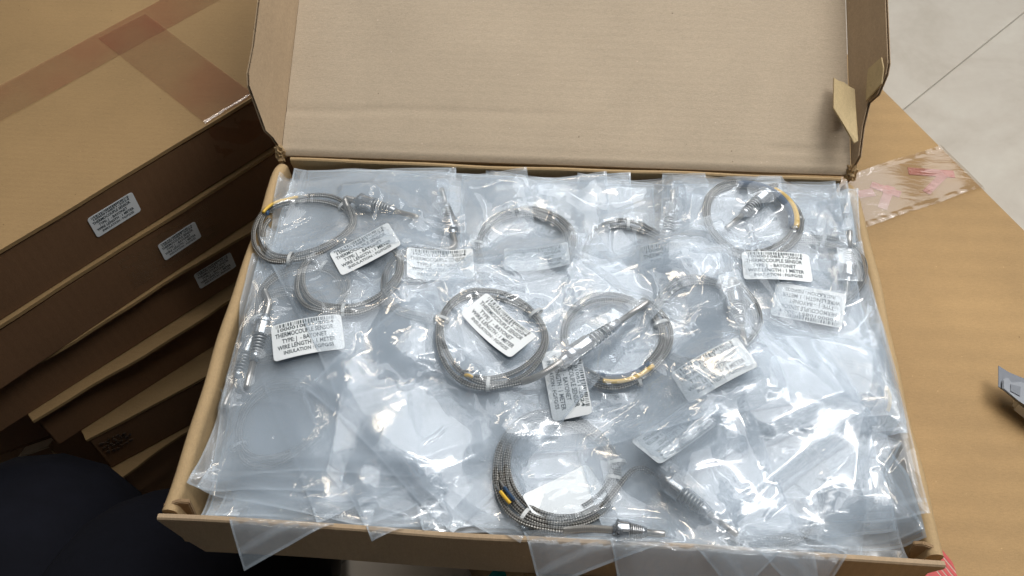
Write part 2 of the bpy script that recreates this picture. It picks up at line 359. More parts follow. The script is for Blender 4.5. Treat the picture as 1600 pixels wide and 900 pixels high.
# lid
LA = math.radians(25); la, lb, ln = Vector((1, 0, 0)), Vector((0, math.cos(LA), math.sin(LA))), Vector((0, -math.sin(LA), math.cos(LA)))
LO = Vector((0, D + 0.001, 0.001)); LL = 0.325
def lid_grid():
    nx, ny = 150, 100; V, F = [], []
    for j in range(ny + 1):
        for i in range(nx + 1):
            x = 0.0048 + (W - 0.0096) * i / nx; s = LL * j / ny
            h = 0.0009 * math.sin(x * 9 + 1) * math.sin(s * 11)
            # two pressed creases across the lower left of the panel
            if x < 0.26:
                sc1 = 0.040 + 0.0035 / (1 + math.exp(-(x - 0.075) * 140)) + 0.004 * (0.26 - x) * 0
                wgt = max(0, 1 - x / 0.26) ** 0.4
                h -= 0.0010 * wgt * math.exp(-((s - sc1) / 0.0022) ** 2)
            if x > 0.40: h -= 0.0009 * math.exp(-((s - 0.019 - (x - .4) * .02) / 0.0022) ** 2) * min(1, (x - 0.40) / 0.02)
            h -= 0.0007 * math.exp(-((s - 0.0085) / 0.002) ** 2)
            if s < 0.004: h -= 0.003 * (1 - s / 0.004)
            V.append(LO + la * x + lb * s + ln * h - TO)
    k = nx + 1
    for j in range(ny):
        for i in range(nx): F.append((j * k + i, j * k + i + 1, (j + 1) * k + i + 1, (j + 1) * k + i))
    n0 = len(V); bd = [i for i in range(k)] + [j * k + nx for j in range(1, ny + 1)] + [ny * k + i for i in range(nx - 1, -1, -1)] + [j * k for j in range(ny - 1, 0, -1)]
    for b_ in bd: V.append(V[b_] - ln * 0.003)
    for a_ in range(len(bd)):
        c_ = (a_ + 1) % len(bd); F.append((bd[a_], n0 + a_, n0 + c_, bd[c_]))
    F.append(tuple(n0 + a_ for a_ in range(len(bd)))[::-1])
    return V, F
V, F = lid_grid(); lid = mesh_obj('lid', V, F, M['liner'], tray, True)
md = lid.modifiers.new('e', 'EDGE_SPLIT'); md.split_angle = math.radians(40)
def corrugated(name, poly, origin, ax, ay, az, thick, parent, mat, pitch=0.0045):
    """two liners with a wavy medium between them, cut along the polygon (x along ax, y along ay)"""
    bm_ = prism(poly, origin, ax, ay, az, 0.0006)
    b2 = prism(poly, Vector(origin) + Vector(az) * (thick - 0.0006), ax, ay, az, 0.0006); me2 = bpy.data.meshes.new('t'); b2.to_mesh(me2); b2.free(); bm_.from_mesh(me2); bpy.data.meshes.remove(me2)
    P = [(p[0], p[1]) for p in poly]
    xs = [p[0] for p in P]; x = min(xs) + 0.0004; prev = None
    while x < max(xs) - 0.0004:
        ys = []
        for i in range(len(P)):
            (x1, y1), (x2, y2) = P[i], P[(i + 1) % len(P)]
            if (x1 - x) * (x2 - x) < 0: ys.append(y1 + (y2 - y1) * (x - x1) / (x2 - x1))
        if len(ys) >= 2:
            zz = thick / 2 + (thick / 2 - 0.0008) * math.sin(2 * PI * x / pitch)
            a = [bm_.verts.new(Vector(origin) + Vector(ax) * x + Vector(ay) * (y - sg_) + Vector(az) * zz) for y, sg_ in ((min(ys), -0.0002), (max(ys), 0.0002))]
            if prev: bm_.faces.new((prev[0], prev[1], a[1], a[0]))
            prev = a
        x += pitch / 8
    return bm_obj(name, rel(bm_), mat, parent)
for sg, x0, phi in ((-1, 0.0045, 20), (1, W - 0.0045, 17)):
    p = math.radians(phi); up = ln * math.cos(p) + la * sg * math.sin(p); out = la * sg * math.cos(p) - ln * math.sin(p)
    if sg < 0: poly = [(0.004, 0.0), (0.010, 0.012), (0.012, 0.022), (0.040, 0.048), (0.050, 0.0505), (0.075, 0.0485), (0.325, 0.050), (0.325, 0.0)]
    else: poly = [(0.004, 0.0), (0.012, 0.010), (0.035, 0.016), (0.052, 0.024), (0.054, 0.036), (0.066, 0.047), (0.074, 0.050), (0.325, 0.050), (0.325, 0.0)]
    corrugated('lid_flap', poly, LO + la * x0, lb, up, out, 0.0028, tray, M['flap'])
# torn tabs on the right lid flap
p = math.radians(17); up = ln * math.cos(p) + la * math.sin(p); out = la * math.cos(p) - ln * math.sin(p); RO = LO + la * (W - 0.0045)
tp0 = np.array(RO + ln * 0.030); tn_ = np.array(ln)
def on_plane(u_, v_):
    d_ = RC.T @ np.array([(u_ - 800) / FPX, (v_ - 450) / FPX, 1.0]); return CP + d_ * ((tp0 - CP) @ tn_) / (d_ @ tn_)
tq = [on_plane(*p_) - tp0 for p_ in ((1315, 103), (1321, 110), (1330, 112), (1338, 121), (1346, 125), (1343, 180), (1341, 220), (1335, 224), (1322, 194), (1308, 161), (1311, 136))]
bm = prism([(float(q_ @ np.array(la)), float(q_ @ np.array(lb))) for q_ in tq], tp0, la, lb, -ln, 0.0024, 0.0003)
for v in bm.verts: v.co -= ln * (0.010 * max(0, (v.co - RO).dot(lb) - 0.02) / 0.03)
bm_obj('torn_tab', rel(bm), M['torn'], tray)
bm = prism([(0.052, 0.026), (0.058, 0.046), (0.070, 0.049), (0.080, 0.047), (0.078, 0.030)], RO - out * 0.0022, lb, up, -out, 0.0012, 0.0002)
bm_obj('torn_tab', rel(bm), M['torn'], tray)
# crumpled paper ply at both hinge corners
for x0 in (0.003, W - 0.004):
    bm = bmesh.new(); bmesh.ops.create_icosphere(bm, subdivisions=3, radius=0.0055)
    for v in bm.verts:
        v.co *= 0.65 + 0.7 * random.random(); v.co.z *= 1.5; v.co.x *= 0.8
    bmesh.ops.translate(bm, verts=bm.verts, vec=Vector((x0, D + 0.004, -0.001)) - TO); bm_obj('torn_hinge', bm, M['wall'], tray)

# ------------------------------------------------------------------ closed boxes stacked on the left
SD = np.array([0.638, 0.770, 0.0]); SN = np.array([0.770, -0.638, 0.0])     # along the front faces, out of the front faces
def at_line(uva, uvb, z): return onz(*uva, z), onz(*uvb, z)
HB = 0.068
def text_mesh(lines):
    V, F = [], []
    for (txt, x0, x1, y, hgt) in lines:
        cu = bpy.data.curves.new('lettering', 'FONT'); cu.body = txt; cu.size = 1; cu.resolution_u = 2; cu.offset = 0.019
        ob = bpy.data.objects.new('lettering_tmp', cu); C.objects.link(ob); bpy.context.view_layer.update()
        me = ob.evaluated_get(bpy.context.evaluated_depsgraph_get()).to_mesh()
        vs = np.array([v.co[:] for v in me.vertices]); fs = [tuple(p_.vertices) for p_ in me.polygons]
        ob.evaluated_get(bpy.context.evaluated_depsgraph_get()).to_mesh_clear(); bpy.data.objects.remove(ob); bpy.data.curves.remove(cu)
        lo, hi = vs.min(0), vs.max(0); o0 = len(V)
        for v in vs: V.append((x0 + (v[0] - lo[0]) / (hi[0] - lo[0]) * (x1 - x0), y + v[1] / 0.69 * hgt))
        F += [tuple(i + o0 for i in f) for f in fs]
    return V, F
mm = 0.001
TXT = text_mesh([('1000010851-2024', -20 * mm, 19 * mm, 7.2 * mm, 2.3 * mm), ('THERMOCOUPLE SENSOR', -22 * mm, 18.5 * mm, 2.8 * mm, 3.2 * mm),
                 ('TYPE: J  - BAYONET', -17.5 * mm, 13.5 * mm, -1.8 * mm, 3.0 * mm), ('WIRE LENGTH : 1 METER', -21 * mm, 19 * mm, -6.2 * mm, 3.0 * mm),
                 ('INSULATION : FG/FG/SS', -17 * mm, 17.5 * mm, -10.2 * mm, 2.5 * mm)])
x = -21.0; rr = random.Random(3)
while x < 19.5:
    bw = rr.choice([0.35, 0.35, 0.7, 1.0]); o0 = len(TXT[0]); b0 = 9.6 + rr.choice([0, 0.2, 0.5])
    TXT[0].extend([(x * mm, b0 * mm), ((x + bw) * mm, b0 * mm), ((x + bw) * mm, 12.6 * mm), (x * mm, 12.6 * mm)]); TXT[1].append((o0, o0 + 1, o0 + 2, o0 + 3)); x += bw + rr.choice([0.4, 0.6, 0.9])
SW, SH = 0.0490, 0.0268
def sticker_outline(n=6, r=0.0028):
    pts = []
    for cx, cy_, a0 in ((SW / 2 - r, SH / 2 - r, 0), (-SW / 2 + r, SH / 2 - r, 90), (-SW / 2 + r, -SH / 2 + r, 180), (SW / 2 - r, -SH / 2 + r, 270)):
        for k in range(n): a = math.radians(a0 + 90 * k / (n - 1)); pts.append((cx + r * math.cos(a), cy_ + r * math.sin(a)))
    return pts
def flat_sticker(parent, c, ax, ay, az, lo, s=1.0, blank=False):
    """sticker on a flat face; c, axes in world, lo = parent's origin"""
    c, ax, ay, az, lo = (Vector(v) for v in (c, ax, ay, az, lo))
    bm_ = prism([(p_[0] * s, p_[1] * s) for p_ in sticker_outline()], c + az * 0.0003 - lo, ax, ay, az, 0.0003)
    st = bm_obj('sticker', bm_, M['paper'], parent)
    if not blank: mesh_obj('lettering', [c + az * 0.0008 - lo + ax * (p_[0] * s) + ay * (p_[1] * s) for p_ in TXT[0]], TXT[1], M['ink'], st)
    return st
def stack_box(fx0, fx1, z1, depth, label, h=HB, tab=0.0, sticker=None, name='mailer_box'):
    """fx0, fx1: the two ends of the upper front edge (world xy)"""
    e = (fx1 - fx0); L = np.linalg.norm(e[:2]); d = e / L; d[2] = 0; nrm = np.array([d[1], -d[0], 0])
    c = (fx0 + fx1) / 2 - nrm * depth / 2; o0 = np.array([c[0], c[1], z1 - h]); root = empty(name, o0)
    tag(root, label, 'cardboard box', 'closed cardboard boxes stacked on the left')
    ax, ay = Vector(d), Vector(nrm)
    bm_ = bmesh.new(); add_box(bm_, (0, 0, (h - 0.004) / 2), ax, ay, (0, 0, 1), L - 0.003, depth - 0.002, h - 0.004)
    bmesh.ops.bevel(bm_, geom=list(bm_.edges), offset=0.0016, segments=2, affect='EDGES'); bm_obj('body', bm_, M['stack_shaded'], root)
    bm_ = bmesh.new(); add_box(bm_, tuple(ay * (tab / 2) + Vector((0, 0, h - 0.0018))), ax, ay, (0, 0, 1), L, depth + tab, 0.0036)
    bmesh.ops.subdivide_edges(bm_, edges=[e_ for e_ in bm_.edges if abs((e_.verts[0].co - e_.verts[1].co).dot(ax)) > L * 0.9], cuts=24)
    for v in bm_.verts:
        k = v.co.dot(ax); v.co += ay * (0.0014 * math.sin(k * 31 + z1 * 60) + 0.0006 * math.sin(k * 83)) * (1 if tab else 0.3); v.co.z += 0.0006 * math.sin(k * 17 + z1 * 30)
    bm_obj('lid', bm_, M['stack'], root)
    if sticker:
        for (s_, t_, sc_) in sticker:
            flat_sticker(root, np.array([fx0[0], fx0[1], z1]) + d * s_ + nrm * (0.0 - 0.0007) + np.array([0, 0, -t_]), d, (0, 0, 1), nrm, o0, sc_)
    return root, o0, d, nrm
zt = -0.03
a, b = at_line((0, 390), (400, 150), zt); fdir = (b - a) / np.linalg.norm(b - a)
f1 = b + fdir * 0.10; f0 = f1 - fdir * 0.48
DEP = 0.345
def along(uv, z, f0_): return float((onz(*uv, z) - f0_) @ fdir)
# sticker positions along the front faces
st1 = along((176, 333), zt - 0.034, f0)
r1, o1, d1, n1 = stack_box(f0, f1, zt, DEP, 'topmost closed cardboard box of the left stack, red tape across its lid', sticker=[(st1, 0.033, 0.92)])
def tape(parent, lo, pts, width_dir, wid, name, mat, wob=0.0005, nseg=40, nw=6, lift=0.0006):
    """tape laid along a polyline of points (world), with its width along width_dir"""
    pts = [Vector(p_) for p_ in pts]; L = [0]
    for i in range(1, len(pts)): L.append(L[-1] + (pts[i] - pts[i - 1]).length)
    V, F = [], []; wd = Vector(width_dir).normalized()
    for i in range(nseg + 1):
        s = L[-1] * i / nseg; k = max(j for j in range(len(L)) if L[j] <= s + 1e-9); k = min(k, len(pts) - 2)
        p_ = pts[k].lerp(pts[k + 1], (s - L[k]) / (L[k + 1] - L[k])); t_ = (pts[k + 1] - pts[k]).normalized(); n_ = wd.cross(t_)
        if n_.z < -0.01 : n_ = -n_
        for j in range(nw + 1):
            u = j / nw - 0.5; h = lift + wob * (1 + math.sin(s * 190 + u * 9) * math.sin(u * 14 + s * 61))
            V.append(p_ + wd * wid * u + n_ * h - Vector(lo))
    k = nw + 1
    for i in range(nseg):
        for j in range(nw): F.append((i * k + j, i * k + j + 1, (i + 1) * k + j + 1, (i + 1) * k + j))
    return mesh_obj(name, V, F, mat, parent, True)
ta, tb = onz(-60, 195, zt), onz(300, 0, zt); tape(r1, o1, [ta - (tb - ta) * 0.3, tb + (tb - ta) * 0.5], n1, 0.048, 'tape', M['tape_red'])
pe = onz(361, 172, zt); pe2 = pe - n1 * ((pe - f0) @ n1); tape(r1, o1, [pe2 - n1 * 0.19, pe2 + n1 * 0.0003, pe2 + n1 * 0.0006 + np.array([0, 0, -0.045])], d1, 0.055, 'tape', M['tape_red'], lift=0.0009)
Z2 = zt - HB
a, b = f0 + n1 * 0.003, f1 + n1 * 0.003
st2 = along((271, 378), Z2 - 0.034, f0)
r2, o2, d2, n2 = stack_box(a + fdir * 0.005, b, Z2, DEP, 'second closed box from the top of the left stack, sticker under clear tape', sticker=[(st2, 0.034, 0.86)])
# a strip of clear tape over its sticker
tp = np.array([f0[0], f0[1], Z2]) + fdir * st2 + n1 * 0.003
tape(r2, o2, [tp - fdir * 0.055 + [0, 0, -0.034] , tp + fdir * 0.045 + [0, 0, -0.034]], (0, 0, 1), 0.044, 'tape', M['tape_clear'], 0.0003, 20, 12)
Z3 = Z2 - HB; a, b = at_line((0, 602), (380, 368), Z3); dd = (b - a) / np.linalg.norm(b - a); b = b + dd * 0.10; a = b - dd * 0.48
s3 = float((onz(350, 435, Z3 - 0.03) - a) @ dd)
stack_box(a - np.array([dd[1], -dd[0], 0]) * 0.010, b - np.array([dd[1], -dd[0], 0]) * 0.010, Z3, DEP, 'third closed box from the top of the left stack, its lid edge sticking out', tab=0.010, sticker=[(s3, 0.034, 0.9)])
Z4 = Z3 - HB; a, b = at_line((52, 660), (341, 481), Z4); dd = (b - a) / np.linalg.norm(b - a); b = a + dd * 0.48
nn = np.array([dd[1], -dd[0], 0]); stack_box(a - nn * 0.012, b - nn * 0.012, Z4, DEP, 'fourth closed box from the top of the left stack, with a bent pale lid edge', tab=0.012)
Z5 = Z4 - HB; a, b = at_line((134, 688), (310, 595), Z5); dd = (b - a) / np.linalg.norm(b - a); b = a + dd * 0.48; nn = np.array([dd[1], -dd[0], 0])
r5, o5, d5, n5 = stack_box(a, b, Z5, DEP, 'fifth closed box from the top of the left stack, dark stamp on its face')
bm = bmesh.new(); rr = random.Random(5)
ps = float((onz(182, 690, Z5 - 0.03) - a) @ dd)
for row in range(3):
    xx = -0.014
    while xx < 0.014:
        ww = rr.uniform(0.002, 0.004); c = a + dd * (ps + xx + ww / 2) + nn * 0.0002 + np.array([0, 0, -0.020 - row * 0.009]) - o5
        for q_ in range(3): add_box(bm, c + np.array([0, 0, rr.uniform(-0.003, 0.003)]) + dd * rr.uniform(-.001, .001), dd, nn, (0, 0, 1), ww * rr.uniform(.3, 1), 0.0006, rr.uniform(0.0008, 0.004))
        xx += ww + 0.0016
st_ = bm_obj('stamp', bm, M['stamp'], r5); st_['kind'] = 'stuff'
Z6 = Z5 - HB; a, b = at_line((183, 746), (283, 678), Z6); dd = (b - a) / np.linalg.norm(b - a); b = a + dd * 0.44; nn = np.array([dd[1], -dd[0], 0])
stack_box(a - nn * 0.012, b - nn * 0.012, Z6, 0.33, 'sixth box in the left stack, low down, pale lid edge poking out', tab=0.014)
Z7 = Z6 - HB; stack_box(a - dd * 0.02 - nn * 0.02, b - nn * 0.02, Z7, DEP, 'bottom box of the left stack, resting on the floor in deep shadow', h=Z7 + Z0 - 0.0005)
# a loose carton with an opened flap beside the foot of the stack
a, b = onz(28, 715, -0.33), onz(76, 698, -0.33); e1 = (b - a); e1[2] = 0; L1 = np.linalg.norm(e1); e1 /= L1; c2 = onz(148, 750, -0.33)
root = empty('small_carton', (a[0], a[1], ZF)); tag(root, 'small brown carton low beside the stack with one pale flap bent open', 'cardboard box')
ro = Vector((a[0], a[1], ZF)); e2 = np.array([e1[1], -e1[0], 0])
bm = prism([(-0.14, -0.02), (0.16, -0.02), (0.16, -0.10), (-0.14, -0.10)], (a[0], a[1], ZF), tuple(e1), tuple(e2), (0, 0, 1), 0.165, 0.002); rel(bm, ro)
bmesh.ops.translate(bm, verts=bm.verts, vec=Vector(e2) * -0.0); bm_obj('body', bm, M['stack_shaded'], root)
bm = prism([(0, 0), (L1, 0.0), (L1 + 0.004, 0.030), (0.004, 0.034)], (a[0], a[1], -0.332), tuple(e1), (e2[0] * -0.7, e2[1] * -0.7, -0.5), (0, 0, 1), 0.003, 0.0004); bm_obj('flap', rel(bm, ro), M['pale_edge'], root)
bm = prism([(0, 0), (0.075, 0.012), (0.070, -0.05), (0.0, -0.045)], (b[0], b[1], -0.335), tuple(((c2 - b) / np.linalg.norm(c2 - b))), (0, 0, 1), tuple(e2), 0.003, 0.0004); bm_obj('flap', rel(bm, ro), M['stack'], root)

# ------------------------------------------------------------------ big carton under the tray, on the right
ZB = -HT - 0.003
p0 = onz(1355, 114, ZB); p1 = onz(1568, 326, ZB); bd = (p1 - p0) / np.linalg.norm(p1 - p0); bn = np.array([-bd[1], bd[0], 0.0]); bn = np.array([bd[1], -bd[0], 0.0])
if bn[0] > 0: bn = -bn
BW, BL0, BL1 = 0.505, -0.12, 0.80
bo = p0 + bd * (BL0 + BL1) / 2 + bn * BW / 2; bo = np.array([bo[0], bo[1], ZF]); big = empty('carton', bo)
tag(big, 'large orange brown carton under the open tray, red printed tape over its edge', 'carton')
hbx = ZB - ZF; L = BL1 - BL0
for nm, yc, wd_ in (('top_flap', -BW / 4 - 0.0006, BW / 2 - 0.0012), ('top_flap', BW / 4 + 0.0006, BW / 2 - 0.0012)):
    bm = bmesh.new(); add_box(bm, Vector(tuple(-bn * -1 * 0)) + Vector(tuple(bn * yc)) + Vector((0, 0, hbx - 0.002)), bd, bn, (0, 0, 1), L - 0.001, wd_, 0.004)
    bmesh.ops.bevel(bm, geom=list(bm.edges), offset=0.0012, segments=2, affect='EDGES'); bm_obj(nm, bm, M['carton'], big)
bm = bmesh.new(); add_box(bm, (0, 0, (hbx - 0.005) / 2), bd, bn, (0, 0, 1), L, BW, hbx - 0.005); bmesh.ops.bevel(bm, geom=list(bm.edges), offset=0.002, segments=2, affect='EDGES'); bm_obj('body', bm, M['carton'], big)
# wrinkled printed tape wrapped over the right edge
tA, tB = onz(1372, 318, ZB), onz(1480, 268, ZB); tdir = (tB - tA); tdir[2] = 0; tdir /= np.linalg.norm(tdir)
edge_pt = p0 + bd * ((tB - p0) @ bd); edge_pt = edge_pt - bn * ((edge_pt - p0) @ bn)
def wrinkled_tape():
    nx, ny = 120, 44; V, F = [], []; wid = 0.058; Lt = 0.26
    for i in range(nx + 1):
        for j in range(ny + 1):
            s = -0.20 + Lt * i / nx; u = (j / ny - 0.5) * wid
            h = 0.0008 + 0.0022 * (0.5 + 0.5 * math.sin(s * 75 + u * 40 + 1.2)) * math.exp(-((s + 0.035) / 0.06) ** 2) + 0.0001 * math.sin(s * 170 + u * 130 + 2 * math.sin(u * 90))
            if abs(u) > wid / 2 - 0.004: h += 0.0004 * abs(math.sin(s * 210 + u * 30 + 2 * math.sin(s * 60)))
            if s < 0: p_ = edge_pt - bn * 0 + bn * (-s) + bd * u + np.array([0, 0, h])
            else: p_ = edge_pt - bn * (0.0005 + h) + bd * u + np.array([0, 0, -s])
            V.append(p_ - bo)
    k = ny + 1
    for i in range(nx):
        for j in range(ny): F.append((i * k + j, (i + 1) * k + j, (i + 1) * k + j + 1, i * k + j + 1))
    return V, F
V, F = wrinkled_tape(); tp_ = mesh_obj('tape', V, F, M['tape_clear'], big, True)
bm = bmesh.new()
for (s0, u0, sl, ul, rot) in ((-0.030, -0.004, 0.040, 0.009, 0.5), (-0.034, 0.008, 0.034, 0.007, -0.4), (-0.080, -0.002, 0.026, 0.008, 0.9), (-0.085, 0.006, 0.030, 0.008, -0.7), (-0.105, -0.006, 0.028, 0.009, 0.2), (-0.125, 0.002, 0.030, 0.010, 0.8)):
    ca, sa = math.cos(rot), math.sin(rot); A_ = -bn * ca + bd * sa; B_ = bn * sa + bd * ca
    add_box(bm, edge_pt + bn * (-s0) + bd * u0 + np.array([0, 0, 0.0005]) - bo, A_, B_, (0, 0, 1), sl, ul, 0.0003 + 0.00005 * abs(rot))
bm_obj('print', bm, M['tape_print'], tp_)
# round red and white striped print at the tray's near right corner
ec = onz(1440, 892, ZB); er = float(np.linalg.norm(onz(1492, 888, ZB) - ec)); dv = onz(1490, 890, ZB) - onz(1467, 862, ZB); dv /= np.linalg.norm(dv); du_ = np.array([dv[1], -dv[0], 0])
bm = bmesh.new(); bm.faces.new([bm.verts.new(Vector(ec + np.array([er * 0.985 * math.cos(a_), er * 0.985 * math.sin(a_), 0.0003]) - bo)) for a_ in np.linspace(0, 2 * PI, 48, endpoint=False)]); bm_obj('striped_print', bm, M['pale_print'], big)
bm = bmesh.new()
kst = 7; w1 = er * 2 / 13
for k in range(-6, 7):
    c0 = k * w1; lo_, hi_ = c0 - w1 * 0.36, c0 + w1 * 0.36
    pts = []
    for (q_, sgn) in ((lo_, 1), (hi_, 1), (hi_, -1), (lo_, -1)):
        if abs(q_) < er: pts.append(ec + du_ * q_ + dv * sgn * math.sqrt(er * er - q_ * q_))
    if len(pts) == 4: bm.faces.new([bm.verts.new(Vector(p_ + np.array([0, 0, 0.0006]) - bo)) for p_ in pts])
bm_obj('red_stripes', bm, M['red'], big)
bm = bmesh.new(); c_ = onz(1447, 900, ZB); add_box(bm, c_ + np.array([0, 0, 0.0008]) - bo, (1, 0, 0), (0, 1, 0), (0, 0, 1), 0.014, 0.012, 0.0003); bm_obj('red_print', bm, M['red'], big)

# ------------------------------------------------------------------ utility knife on the carton
k0 = onz(1561, 590, ZB + 0.012); kd = onz(1600, 626, ZB + 0.012) - k0; kd[2] = 0; kd /= np.linalg.norm(kd); kn = np.array([-kd[1], kd[0], 0])
ko = np.array([k0[0], k0[1], ZB + 0.001]); knife = empty('utility_knife', ko); tag(knife, 'snap off utility knife with silver head lying on the brown carton', 'knife')
def flat_px(px, z, th, mat, name, parent, bev=0.0004):
    """a flat plate whose outline is given where it lies, at height z over the rim plane"""
    P_ = [onz(u_, v_, z) - ko for u_, v_ in px]; P_ = [(p_[0], p_[1]) for p_ in P_]
    return bm_obj(name, prism(P_, (0, 0, z - ko[2] - th), (1, 0, 0), (0, 1, 0), (0, 0, 1), th, bev), mat, parent)
flat_px([(1560, 571), (1560, 604), (1572, 612), (1640, 656), (1640, 606), (1592, 588), (1577, 582)], ZB + 0.016, 0.0007, M['blade'], 'blade', knife, 0.0001)
sh = flat_px([(1567, 594), (1570, 590), (1577, 590), (1579, 599), (1594, 596), (1640, 606), (1640, 660), (1590, 625), (1567, 607)], ZB + 0.0185, 0.0022, M['silver'], 'sheath', knife, 0.0006)
flat_px([(1579, 600), (1595, 604), (1594, 619), (1579, 611)], ZB + 0.0190, 0.0008, M['blade'], 'slot', sh, 0.0001)
flat_px([(1590, 626), (1596, 605), (1760, 690), (1760, 760)], ZB + 0.0165, 0.0125, M['grip'], 'grip', knife, 0.002)

# ------------------------------------------------------------------ teal handled tool standing on the floor against the carton's side
t0 = onz(800, 886, -0.16); troot = empty('hand_tool', (t0[0], t0[1], ZF)); tag(troot, 'teal plastic handled tool standing below the front of the open tray', 'hand tool')
V, F, UV = tube([(0, 0.0 + 0.01 * math.sin(i * 0.5), 0.19 + 0.014 * i) for i in range(12)], [0.008, 0.011, 0.012, 0.011, 0.010, 0.011, 0.012, 0.012, 0.012, 0.013, 0.014, 0.010], 12)
V = [np.asarray(v) * (1.6, 0.8, 1) for v in V]; mesh_obj('handle', V, F, M['teal'], troot, True)
V, F, UV = tube([(0, 0, 0.0), (0, 0, 0.1), (0, 0, 0.195)], [0.005, 0.005, 0.005], 10); mesh_obj('shaft', V, F, M['silver'], troot, True)

# ------------------------------------------------------------------ person standing at the near left corner
def skin_body(name, pts, edges, rad, mat, parent, root=0):
    me = bpy.data.meshes.new(name); me.from_pydata([tuple(p_) for p_ in pts], edges, []); o = finish(name, me, mat, parent)
    o.modifiers.new('skin', 'SKIN'); sv = me.skin_vertices[0].data
    for i, r in enumerate(rad): sv[i].radius = (r, r) if not isinstance(r, tuple) else r
    sv[root].use_root = True; sb = o.modifiers.new('sub', 'SUBSURF'); sb.levels = 2; sb.render_levels = 2; sb.subdivision_type = 'CATMULL_CLARK'
    o.modifiers['skin'].use_smooth_shade = True; return o
px0 = np.array([-0.15, -0.30, ZF]); per = empty('person', px0); tag(per, 'person crouching in loose dark navy trousers at the near left corner', 'person')
hz_ = lambda *p_: tuple(np.array(p_) - px0)
kr, kl, fr_, fl_ = hz_(-0.080, 0.035, -0.20), hz_(-0.235, 0.115, -0.285), hz_(-0.035, 0.085, -0.44), hz_(-0.27, 0.06, -0.45)
skin_body('trousers', [hz_(-0.14, -0.42, -0.20), hz_(-0.06, -0.38, -0.22), kr, fr_, hz_(-0.22, -0.38, -0.22), kl, fl_, hz_(-0.13, -0.44, -0.08)],
          [(0, 1), (1, 2), (2, 3), (0, 4), (4, 5), (5, 6), (0, 7)], [0.13, 0.12, 0.112, 0.08, 0.12, 0.125, 0.085, 0.13], M['trouser'], per)
skin_body('shirt', [hz_(-0.13, -0.44, -0.08), hz_(-0.08, -0.46, 0.12), hz_(-0.02, -0.46, 0.30), hz_(-0.18, -0.48, 0.29), hz_(-0.20, -0.36, 0.12), hz_(0.02, -0.32, 0.36), hz_(0.15, -0.48, 0.29), hz_(0.30, -0.44, 0.15), hz_(0.27, -0.33, 0.36)],
          [(0, 1), (1, 2), (2, 3), (3, 4), (4, 5), (2, 6), (6, 7), (7, 8)], [0.14, 0.14, 0.12, 0.06, 0.05, 0.042, 0.06, 0.05, 0.042], M['trouser'], per)
skin_body('body', [hz_(-0.02, -0.46, 0.30), hz_(-0.01, -0.44, 0.42), hz_(0.0, -0.42, 0.52), hz_(0.01, -0.41, 0.60)], [(0, 1), (1, 2), (2, 3)], [0.06, 0.055, 0.085, 0.075], M['skin'], per)
for hx, hy in ((0.03, -0.30), (0.27, -0.315)):
    b0 = np.array([hx, hy, 0.38]); pts = [hz_(*b0), hz_(*(b0 + [0, 0.004, 0.05]))]; ed = [(0, 1)]; rd = [0.026, 0.034]
    for k in range(5):
        ln_ = (0.055, 0.075, 0.082, 0.077, 0.06)[k]; i0 = len(pts); bx = hx + (k - 2) * 0.017
        pts += [hz_(bx, hy + 0.008, 0.47), hz_(bx, hy + 0.012, 0.47 + ln_ * 0.5), hz_(bx, hy + 0.004, 0.47 + ln_)]; ed += [(1, i0), (i0, i0 + 1), (i0 + 1, i0 + 2)]; rd += [0.010, 0.009, 0.007]
    skin_body('hand', pts, ed, rd, M['skin'], per)
for fx, fy in ((-0.035, 0.11), (-0.27, 0.08)):
    bm = bmesh.new(); bmesh.ops.create_uvsphere(bm, u_segments=20, v_segments=12, radius=1)
    for v in bm.verts: v.co = Vector((fx - px0[0] + v.co.x * 0.045, fy - px0[1] + v.co.y * 0.125, 0.040 + max(v.co.z, -0.75) * (0.05 - 0.018 * v.co.y)))
    bm_obj('shoe', bm, M['shoe'], per, True)
bm = bmesh.new(); bmesh.ops.create_uvsphere(bm, u_segments=20, v_segments=12, radius=1)
for v in bm.verts: v.co = Vector(hz_(0.0, -0.44, 0.59)) + Vector((v.co.x * 0.088, v.co.y * 0.10, v.co.z * 0.085))
bm_obj('hair', bm, M['shoe'], per, True)

# ================================================================== the bagged sensors
GS = 0.002; GX0, GX1, GY0, GY1 = -0.12, 0.60, -0.14, 0.44
XG = np.arange(GX0, GX1, GS); YG = np.arange(GY0, GY1, GS); GX, GY = np.meshgrid(XG, YG, indexing='ij')
ex = np.clip(np.minimum(GX - 0.01, W - 0.01 - GX) / 0.07, 0, 1); H = -0.032 + 0.009 * ex * ex * (3 - 2 * ex) + 0.011 * np.clip((GY - 0.14) / 0.14, 0, 1)
inside = (GX > 0.012) & (GX < W - 0.012) & (GY > 0.0) & (GY < D - 0.004)
H[~inside] = 0.0005
dl, dr_, df_ = np.maximum(0, -GX), np.maximum(0, GX - W), np.maximum(0, -0.005 - GY)
H = np.where(~inside, 0.0008 - 0.62 * np.maximum(np.maximum(dl, dr_), 0) - 0.95 * df_, H)
H = np.where(GY > D, np.maximum(H, (GY - D) * math.tan(LA) + 0.004), H)
H = np.maximum(H, np.where(GX > W, ZB + 0.002, -1))
def blur(A, sig):
    n = max(1, int(round(sig / GS * 1.0))); K = 2 * n + 1
    for _ in range(3):
        for ax in (0, 1):
            P = np.pad(A, [(n + 1, n) if i == ax else (0, 0) for i in (0, 1)], mode='edge'); cs = np.cumsum(P, axis=ax)
            A = (np.take(cs, range(K, cs.shape[ax]), axis=ax) - np.take(cs, range(0, cs.shape[ax] - K), axis=ax)) / K
    return A
